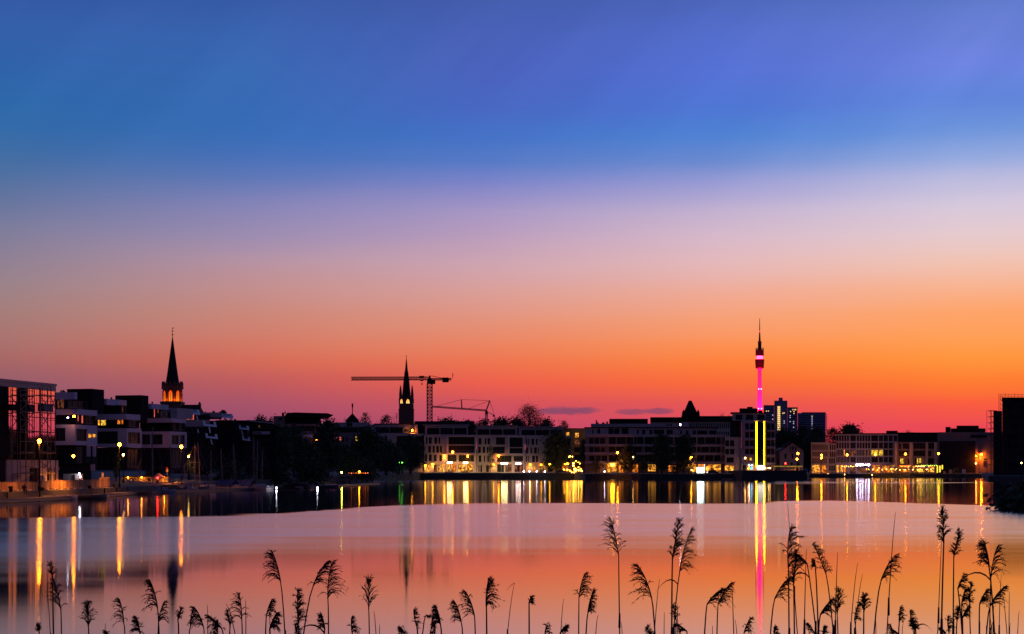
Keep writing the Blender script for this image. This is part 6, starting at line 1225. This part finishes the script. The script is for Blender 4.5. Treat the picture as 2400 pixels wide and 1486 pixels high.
# boathouse on the water
D = 290; BH = thing('boathouse', 'dark floating boathouse with two pale roof strips', 'boathouse', (PX(695, D), D, 0)); x0, x1 = PX(664, D), PX(722, D)
b = MB(); b.prism([(x0, D, .1), (x1, D, .1), (x1, D, 1.0), (PX(696, D), D, 1.35), (x0, D, .95)], (0, 4.5, 0)); b.build('wall', M_dark, BH)
for p0, p1 in ((676, 700), (701.5, 709)):
    q = MB(); e0, e1 = PT(p0, 1135.5, D), PT(p1, 1135, D); s0 = Vector((PX(6, D) - PX(0, D), 0, 0)); q.prism([PT(p0, 1135.6, D + 4.8), PT(p1 - 2, 1135.4, D + 4.8), PT(p1 + 10, 1142, D - .4), PT(p0 + 17, 1142.4, D - .4)][::-1], (0, 0, .05)); q.build('roof_strip', mat('pale_sheet', (.50, .48, .56), .5, .15, 1), BH)
fbox(BH, 'door', 701, 712, 1142, 1158, D - .06, .05, M_brown); MB().box(x0 - .4, x1 + .4, D - .5, D + 5, -.2, .1).build('float', M_hulld, BH)
# parked car on the promenade under the poplar
def car(label, px, D, zb, m, ang=0.0):
    x = PX(px, D); t = thing('car', label, 'car', (x, D, zb)); L, Hh = 4.2, 1.45
    b = MB(); b.prism([(x - L / 2, D, zb + .32), (x + L / 2, D, zb + .32), (x + L / 2, D, zb + .72), (x + L * .30, D, zb + .86), (x + L * .16, D, zb + Hh - .04), (x - L * .26, D, zb + Hh), (x - L * .45, D, zb + .90), (x - L / 2, D, zb + .80)], (0, 1.75, 0)); b.build('body', m, t)
    b = MB(); b.prism([(x + L * .26, D - .02, zb + .90), (x + L * .15, D - .02, zb + Hh - .12), (x - L * .24, D - .02, zb + Hh - .08), (x - L * .38, D - .02, zb + .92)][::-1], (0, -.01, 0)); b.build('side_window', M_glass, t)
    for s in (-.32, .32): wheel(t, (x + s * L, D + .1, zb + .32), .32, .22)
    MB().ball((x + L / 2 - .02, D + .25, zb + .62), .09, 8, 5).build('headlight', mat('lamp_glass_off'), t)
car('dark car parked under the tall poplar', 1317, 678, 2.3, mat('black_paint', (.012, .012, .014), .25)); car('dark car parked right of the seafront bushes on the long terrace', 1672, 598, 2.12, mat('grey_paint', (.05, .05, .055), .3))
# lit cafe tables and low walls
for i, (p_, lb) in enumerate(((1052, 'low planter box under the left canopy'), (1089, 'low planter box under the right canopy'), (1442, 'low planter box below the orange street lamp'), (1480, 'low planter box at the foot of the dark columnar tree'), (1955, 'low planter box before the slatted house'), (2000, 'low planter box before the grid house'))):
    D = 680 if p_ < 1200 else (598 if p_ < 1800 else 822); zb = 2.27 if p_ < 1200 else (2.11 if p_ < 1800 else 1.66); x = PX(p_, D); t = thing('planter', lb, 'planter', (x, D, zb), 'planters along the promenade'); MB().box(x - 1.6, x + 1.6, D, D + .6, zb, zb + .55).build('box', M_conc, t); rg = random.Random(i); q = MB()
    for _ in range(120):
        p = Vector((x + rg.uniform(-1.5, 1.5), D + rg.uniform(.05, .55), zb + .5 + rg.random() * .5)); d1 = Vector((rg.gauss(0, 1), rg.gauss(0, 1), rg.gauss(0, 1))).normalized() * .14; d2 = d1.cross(Vector((1, .3, .2))).normalized() * .1; q.quad(p - d1, p + d2, p + d1, p - d2)
    q.build('greenery', M_leaf2, t)
# wooded rise far behind the town
b = MB(); prof = [(-2600, 1500), (-800, 1500), (0, 1450), (500, 1450), (1000, 1500), (1600, 1500), (2000, 1500), (2500, 1450), (3600, 1400), (5200, 1400)]
for i, ((a, da), (c_, dc)) in enumerate(zip(prof, prof[1:])):
    for j in range(8):
        f0, f1 = j / 8, (j + 1) / 8; h = lambda f: 27 + 3.0 * math.sin((i + f) * 2.3) + 1.5 * math.sin((i + f) * 7.1)
        pa, pb = a + (c_ - a) * f0, a + (c_ - a) * f1
        A, B = Vector((PX(pa, da), da, 2)), Vector((PX(pb, da), da, 2)); A1, B1 = Vector((PX(pa, da + 250), da + 250, h(f0))), Vector((PX(pb, da + 250), da + 250, h(f1))); A2, B2 = Vector((PX(pa, da + 1500), da + 1500, 2)), Vector((PX(pb, da + 1500), da + 1500, 2))
        b.quad(A, B, B1, A1); b.quad(A1, B1, B2, A2)
tag(b.build('hills', mat('wooded_hill', (.03, .035, .02), .95, .4, .02)), 'low dark wooded rise behind the town', kind='structure')
# ------------------------------------------------------------------ reeds on the near shore
M_stem = mat('reed_stem', (.08, .045, .026), .8, .35, 30.0); M_plume = mat('reed_plume', (.07, .042, .03), .95, .4, 60.0)
def _backlit(m, col_):
    n, l = m.node_tree.nodes, m.node_tree.links; p = n['Principled BSDF']; tr = n.new('ShaderNodeBsdfTranslucent'); tr.inputs[0].default_value = (*col_, 1); mx = n.new('ShaderNodeMixShader'); mx.inputs[0].default_value = .45
    l.new(p.outputs[0], mx.inputs[1]); l.new(tr.outputs[0], mx.inputs[2]); l.new(mx.outputs[0], n['Material Output'].inputs[0])
_backlit(M_plume, (.16, .07, .045))
# (tip x, tip y, neck x, neck y, foot x at the bottom of the picture, side of droop: -1 left 1 right 0 both, density; density 0 = bare stalk)
REEDS = [(90.6,1465,92,1482,92,0,.5),(110,1376,None,None,125,0,0),(116.7,1321,123.5,1352,133,0,.25),(127,1360,142.7,1428,147.5,-.3,.9),(206,1414,207,1468,208,0,1),(248,1479,256,1490,260,-1,.6),(280,1403,290,1460,295,-1,.6),(321,1448,328,1484,329,-.6,1),
 (353,1362,369,1424,376,-1,1),(383,1412,372,1458,370,1,.7),(423,1427,417,1453,421,0,.35),(457,1424,477,1470,480,-1,.9),(486,1418,None,None,490,0,0),(488,1442,520,1474,526,-1,.8),(561,1391,566.5,1453,566,-.7,.7),(530,1415,None,None,574,0,0),(535,1443,None,None,551,0,0),
 (636,1406,624,1446,620,1,.8),(648,1437,632,1476,630,1,1.1),(638,1291,657.5,1364,670.6,-1,1.1),(697,1383.5,699,1464,700,.3,1.3),(765,1318,734,1374,698,1,1.1),(777,1319,768.5,1403,767.5,1,1.0),(754,1440,761,1474,763,-1,.5),(865,1357,864,1428,868.5,0,.9),(876,1432,None,None,894.6,0,0),
 (939,1470,950,1488,952,-1,.7),(1006,1443,997,1444,976,1,.5),(1023,1423,1032,1463,1038,-1,1),(1066,1410,1081,1458.5,1084,-1,.9),(1092,1387,1112,1443,1115.6,-1,.9),(1144.4,1358,1140,1422,1146,1,1.1),(1206,1366,None,None,1183,0,0),(1244.5,1398,1240,1415,1242,1,.4),(1288,1474,None,None,1288,0,0),
 (1321,1403,None,None,1307,0,0),(1326,1466,1313,1484,1310,1,.9),(1370,1344,1357,1402,1354.6,1,1),(1391,1382,1378,1437,1372,1,1.2),(1402,1441,None,None,1393,0,0),(1433,1218,1450,1300,1458,-.35,1.1),(1495.6,1325,1527,1401,1538,-1,1.1),(1546,1357,None,None,1519.5,0,0),(1557,1435,None,None,1549,0,0),
 (1592,1218,1576,1310,1575,.1,1.2),(1621,1237,1593,1341,1576,1,1.2),(1586,1463,1610,1480,1617,-1,.5),(1690,1381,1657,1417,1635,1,.9),(1712,1367,1683,1417,1673,1,1),(1716,1380,None,None,1726,0,0),(1758.5,1449,1744,1484,1742.6,1,.7),(1722.7,1452,None,None,1743,0,0),
 (1851.6,1238,1848,1332,1853.7,1,1.1),(1846,1180,None,None,1873,0,0),(1867,1291,1860,1369,1856,.2,1.4),(1848,1355,1815.6,1404.5,1792,1,.9),(1875,1303.5,1892,1322,1926,-1,.6),(1890,1286,None,None,1879,0,0),(1907,1276,1936,1345,1963,.4,1.2),(1909,1312,1911,1330,1916.5,-1,.6),(1963.5,1294,None,None,1948,0,0),(1967,1382,1962,1439.5,1962.5,0,.8),
 (1951.5,1404,1922.7,1441.5,1904,1,.7),(2010,1320,None,None,1983.4,0,0),(2021.5,1345,None,None,1992.7,0,0),(2026.7,1396,2024.6,1435,2024.6,0,1),(2010,1417,2003,1454,2007,1,.5),(2098.8,1200.6,None,None,2065.8,0,0),(2097.7,1301.5,2065,1361,2033,1,.8),(1895,1461,1908,1484,1912,-1,.7),
 (2210,1192,2212,1272,2200,.1,1.3),(2206.7,1261,None,None,2189.7,0,0),(2249,1243,2235.4,1306,2227,.2,1.2),(2260,1346.5,2245,1380.5,2260,1,.6),(2274.8,1365.6,2272.6,1416.7,2276,.1,1.2),(2262,1380.5,2254,1419,2249,1,.7),(2249,1425,2243,1455,2242,-.4,.8),(2269,1421,2256,1449,2260,1,.7),(2306.7,1270,2318,1327,2335,-1,1.1),
 (2337.5,1279.5,2322.6,1353,2316,1,.9),(2313,1382.6,2296,1416.7,2285,1,.8),(2353.4,1375,2320.5,1421,2298,1,.5),(2347,1344,None,None,2340.7,0,0),(2365.5,1387,None,None,2367,0,0),(2388.5,1432.6,None,None,2383,0,0),(2351,1395,None,None,2371.5,0,0),(2141,1454,2146,1478,2149,-.3,1.1),(2092,1475,2106,1486,2110,-1,.4),(2207,1472,2216,1484,2219,-1,.5),(2297,1456,None,None,2297,0,0)]
_rg = random.Random(77)
for _k in range(34):                       # low growth along the bottom edge, thicker to the right
    _x = 60 + 2330 * (_rg.random() ** .62); _y = 1486 - abs(_rg.gauss(0, 26)) - 4; _l = _rg.uniform(-16, 16)
    if _k % 2: REEDS.append((_x, _y - 14, None, None, _x + _l, 0, 0))
    else: REEDS.append((_x, _y - 10, _x + _l * .5 + 3, _y + 26, _x + _l, _rg.choice((-1, 1, .1)), _rg.uniform(.4, .9)))
LAND = [(60, 'under the scaffolded glass building'), (170, 'under the first white apartment house'), (285, 'under the second orange street lamp'), (400, 'under the first church spire'), (500, 'under the tilted white balconies'), (590, 'under the marina masts'), (690, 'under the wedge roof house'), (770, 'left of the yellow-green lamp reflection'), (870, 'under the left end of the crane boom'), (955, 'under the second church spire'), (1020, 'under the large crane mast'), (1090, 'under the small crane boom'), (1160, 'under the middle pale block'), (1245, 'under the big airy tree'), (1310, 'under the poplar'), (1370, 'under the festoon lights'), (1450, 'under the bright orange street lamp'), (1540, 'under the left tall dark tree'), (1600, 'under the right tall dark tree'), (1690, 'left of the magenta reflection'), (1750, 'beside the magenta reflection'), (1850, 'under the gabled house'), (1925, 'under the slatted house'), (1990, 'under the grid house'), (2050, 'under the yellow lit windows'), (2100, 'under the first pale pier'), (2150, 'under the widest parasol'), (2210, 'under the lit quay boards'), (2265, 'under the dark hall'), (2310, 'under the orange lit wall'), (2370, 'under the dark block at the right edge')]
def bez(a, b, c, n): return [a.lerp(b, t / n).lerp(b.lerp(c, t / n), t / n) for t in range(n + 1)]
def reed(i, sp, label):
    tx, ty, nx, ny, fx, side, den = sp; rng = random.Random(i * 31 + 7); D = 7.9 + 1.5 * math.sin(i * 2.4) * rng.uniform(.3, 1)
    bare = nx is None; T_ = PT(tx, ty, D); foot = PT(fx, 1486, D + .05); N_ = T_ if bare else PT(nx, ny, D)
    d = foot - N_; k = (2.4 + N_.z * .2) / max(.12, -d.z) if abs(d.z) > .05 else 8
    root = Vector((foot.x + (foot.x - N_.x) * min(3.0, .9 * foot.z / max(.3, N_.z - foot.z)), D + .25 * math.sin(i), -.35))
    t = thing('reed', label, 'reed', (root.x, root.y, 0), 'reeds in front of the lake')
    up = bez(root, foot + (foot - root) * .02, N_, 12)
    if ny and N_.z - foot.z < .02: up = bez(root, root.lerp(N_, .5), N_, 12)
    bend = rng.uniform(-.012, .012)
    for j, p in enumerate(up): p.x += bend * math.sin(math.pi * j / 12)
    r0 = .0045 if not bare else .0037
    MB().tube(up, [r0 * (1.15 - .55 * (j / 12) ** 1.5) if not bare else r0 * (1.2 - .95 * (j / 12) ** 2) for j in range(13)], 6).build('stem', M_stem, t, True)
    q = MB(); s_ = rng.uniform(.25, .5); m_ = up[6] if up[6].z > foot.z else up[9]
    q.tube([m_ - Vector((0, 0, .05)), m_ + Vector((.001, 0, .03))], [r0 * 1.5, r0 * 1.1], 6); q.build('node', M_stem, t)
    if bare:
        if tx in (1206, 2351):
            q = MB(); e = T_ + Vector((-.045, .01, -.045)); q.tube([T_, T_.lerp(e, .5) + Vector((0, 0, .006)), e], [.0016, .0012, .0004], 4); q.build('broken_tip', M_stem, t)
        return t
    # plume: curved axis with many fine drooping branchlets carrying spikelets
    L = (T_ - N_).length; ax = (T_ - N_); ctrl = N_ + ax * .55 + Vector((0, 0, 1)) * L * .10 * (1 if abs(ax.x) > .3 * abs(ax.z) else .2) - Vector((side * L * .07, 0, 0)); A = bez(N_, ctrl, T_, 10)
    q = MB(); q.tube(A, [.0036 * (1 - .8 * j / 10) for j in range(11)], 5)
    nb = int(14 + 24 * den)
    for b in range(nb):
        f = (b + rng.random() * .8) / nb; f = f ** 1.15 * .97; j = min(9, int(f * 10)); p = A[j].lerp(A[j + 1], f * 10 - j); tan = (A[j + 1] - A[j]).normalized()
        if abs(side) > .25 and rng.random() < .5 + .42 * abs(side): sg = 1 if side > 0 else -1
        else: sg = rng.choice((-1, 1))
        out = Vector((sg * abs(rng.gauss(.75, .35)), rng.gauss(0, .6), rng.gauss(0, .15))).normalized()
        out = (out * (1 - .45 * f) + tan * .5 * f).normalized(); ln = L * (.50 * (1 - f) ** .75 + .08) * rng.uniform(.65, 1.25) * (.62 if den > 1.15 else .85 + .15 * den) * (1 if sg * side >= 0 else .65)
        ln = min(ln * 1.15, .2); dr = ln * rng.uniform(.25, .95) * (1 - .6 * f) * (1.0 if abs(side) > .5 else .6)
        up_ = max(0, 1 - abs(side) * 1.6); c1 = p + (tan * (.75 + .2 * up_) + out * (.55 - .2 * up_)) * ln * .6; e = p + (tan * (.35 + .35 * up_) + out * (.8 - .3 * up_)) * ln - Vector((0, 0, dr * (.55 - .3 * up_)))
        br = bez(p, c1, e, 5); w0 = rng.uniform(.0010, .0018)
        q.tube(br, [w0, w0 * 1.3, w0 * 1.5, w0 * 1.3, w0 * .9, w0 * .25], 3, False)
        for s in range(int(4 + 4 * min(1.1, den))):
            g = rng.uniform(.15, 1.0); jj = min(4, int(g * 5)); c = br[jj].lerp(br[jj + 1], g * 5 - jj); tt = (br[jj + 1] - br[jj]).normalized()
            dd = (tt + Vector((rng.gauss(0, .45), rng.gauss(0, .45), rng.gauss(-.25, .35)))).normalized() * rng.uniform(.010, .020); ww = dd.cross(Vector((rng.gauss(0, 1), rng.gauss(0, 1), rng.gauss(0, 1)))).normalized() * .0016
            q.quad(c, c + dd * .45 + ww, c + dd, c + dd * .45 - ww)
    q.build('plume', M_plume, t)
    if i % 11 == 1:
        sg = rng.choice((-1, 1)); b0 = up[11]; q = MB(); lv = bez(b0, b0 + Vector((sg * .05, .02, .07)), b0 + Vector((sg * rng.uniform(.10, .15), .03, -.02 - .05 * rng.random())), 6)
        for j in range(6):
            wa, wb = .0045 * (1 - (j / 6) ** 1.5), .0045 * (1 - ((j + 1) / 6) ** 1.5); n_ = Vector((0, .35, 1)).normalized(); q.quad(lv[j] - n_ * wa, lv[j + 1] - n_ * wb, lv[j + 1] + n_ * wb, lv[j] + n_ * wa)
        q.build('leaf', M_stem, t)
    return t
_desc = []
for tx, ty, nx, ny, fx, side, den in REEDS:
    hgt = 'tall' if ty < 1300 else ('medium' if ty < 1400 else 'short')
    if nx is None: ds = '%s bare reed stalk' % hgt
    else: ds = '%s reed, %s plume %s' % (hgt, 'dense' if den >= 1 else ('loose' if den >= .6 else 'sparse'), 'drooping left' if side < -.25 else ('drooping right' if side > .25 else 'standing upright'))
    _desc.append(ds + ' ' + min(LAND, key=lambda l: abs(l[0] - tx))[1])
_ord = ['leftmost', 'second', 'third', 'fourth', 'fifth', 'sixth', 'seventh', 'eighth']
for i, sp in enumerate(REEDS):
    same = sorted([j for j, d in enumerate(_desc) if d == _desc[i]], key=lambda j: REEDS[j][0])
    lb = _desc[i] if len(same) == 1 else _desc[i].replace('reed', 'reed', 1) + ', ' + (_ord[same.index(i)] if len(same) > 2 else ('left one', 'right one')[same.index(i)])
    reed(i, sp, lb)
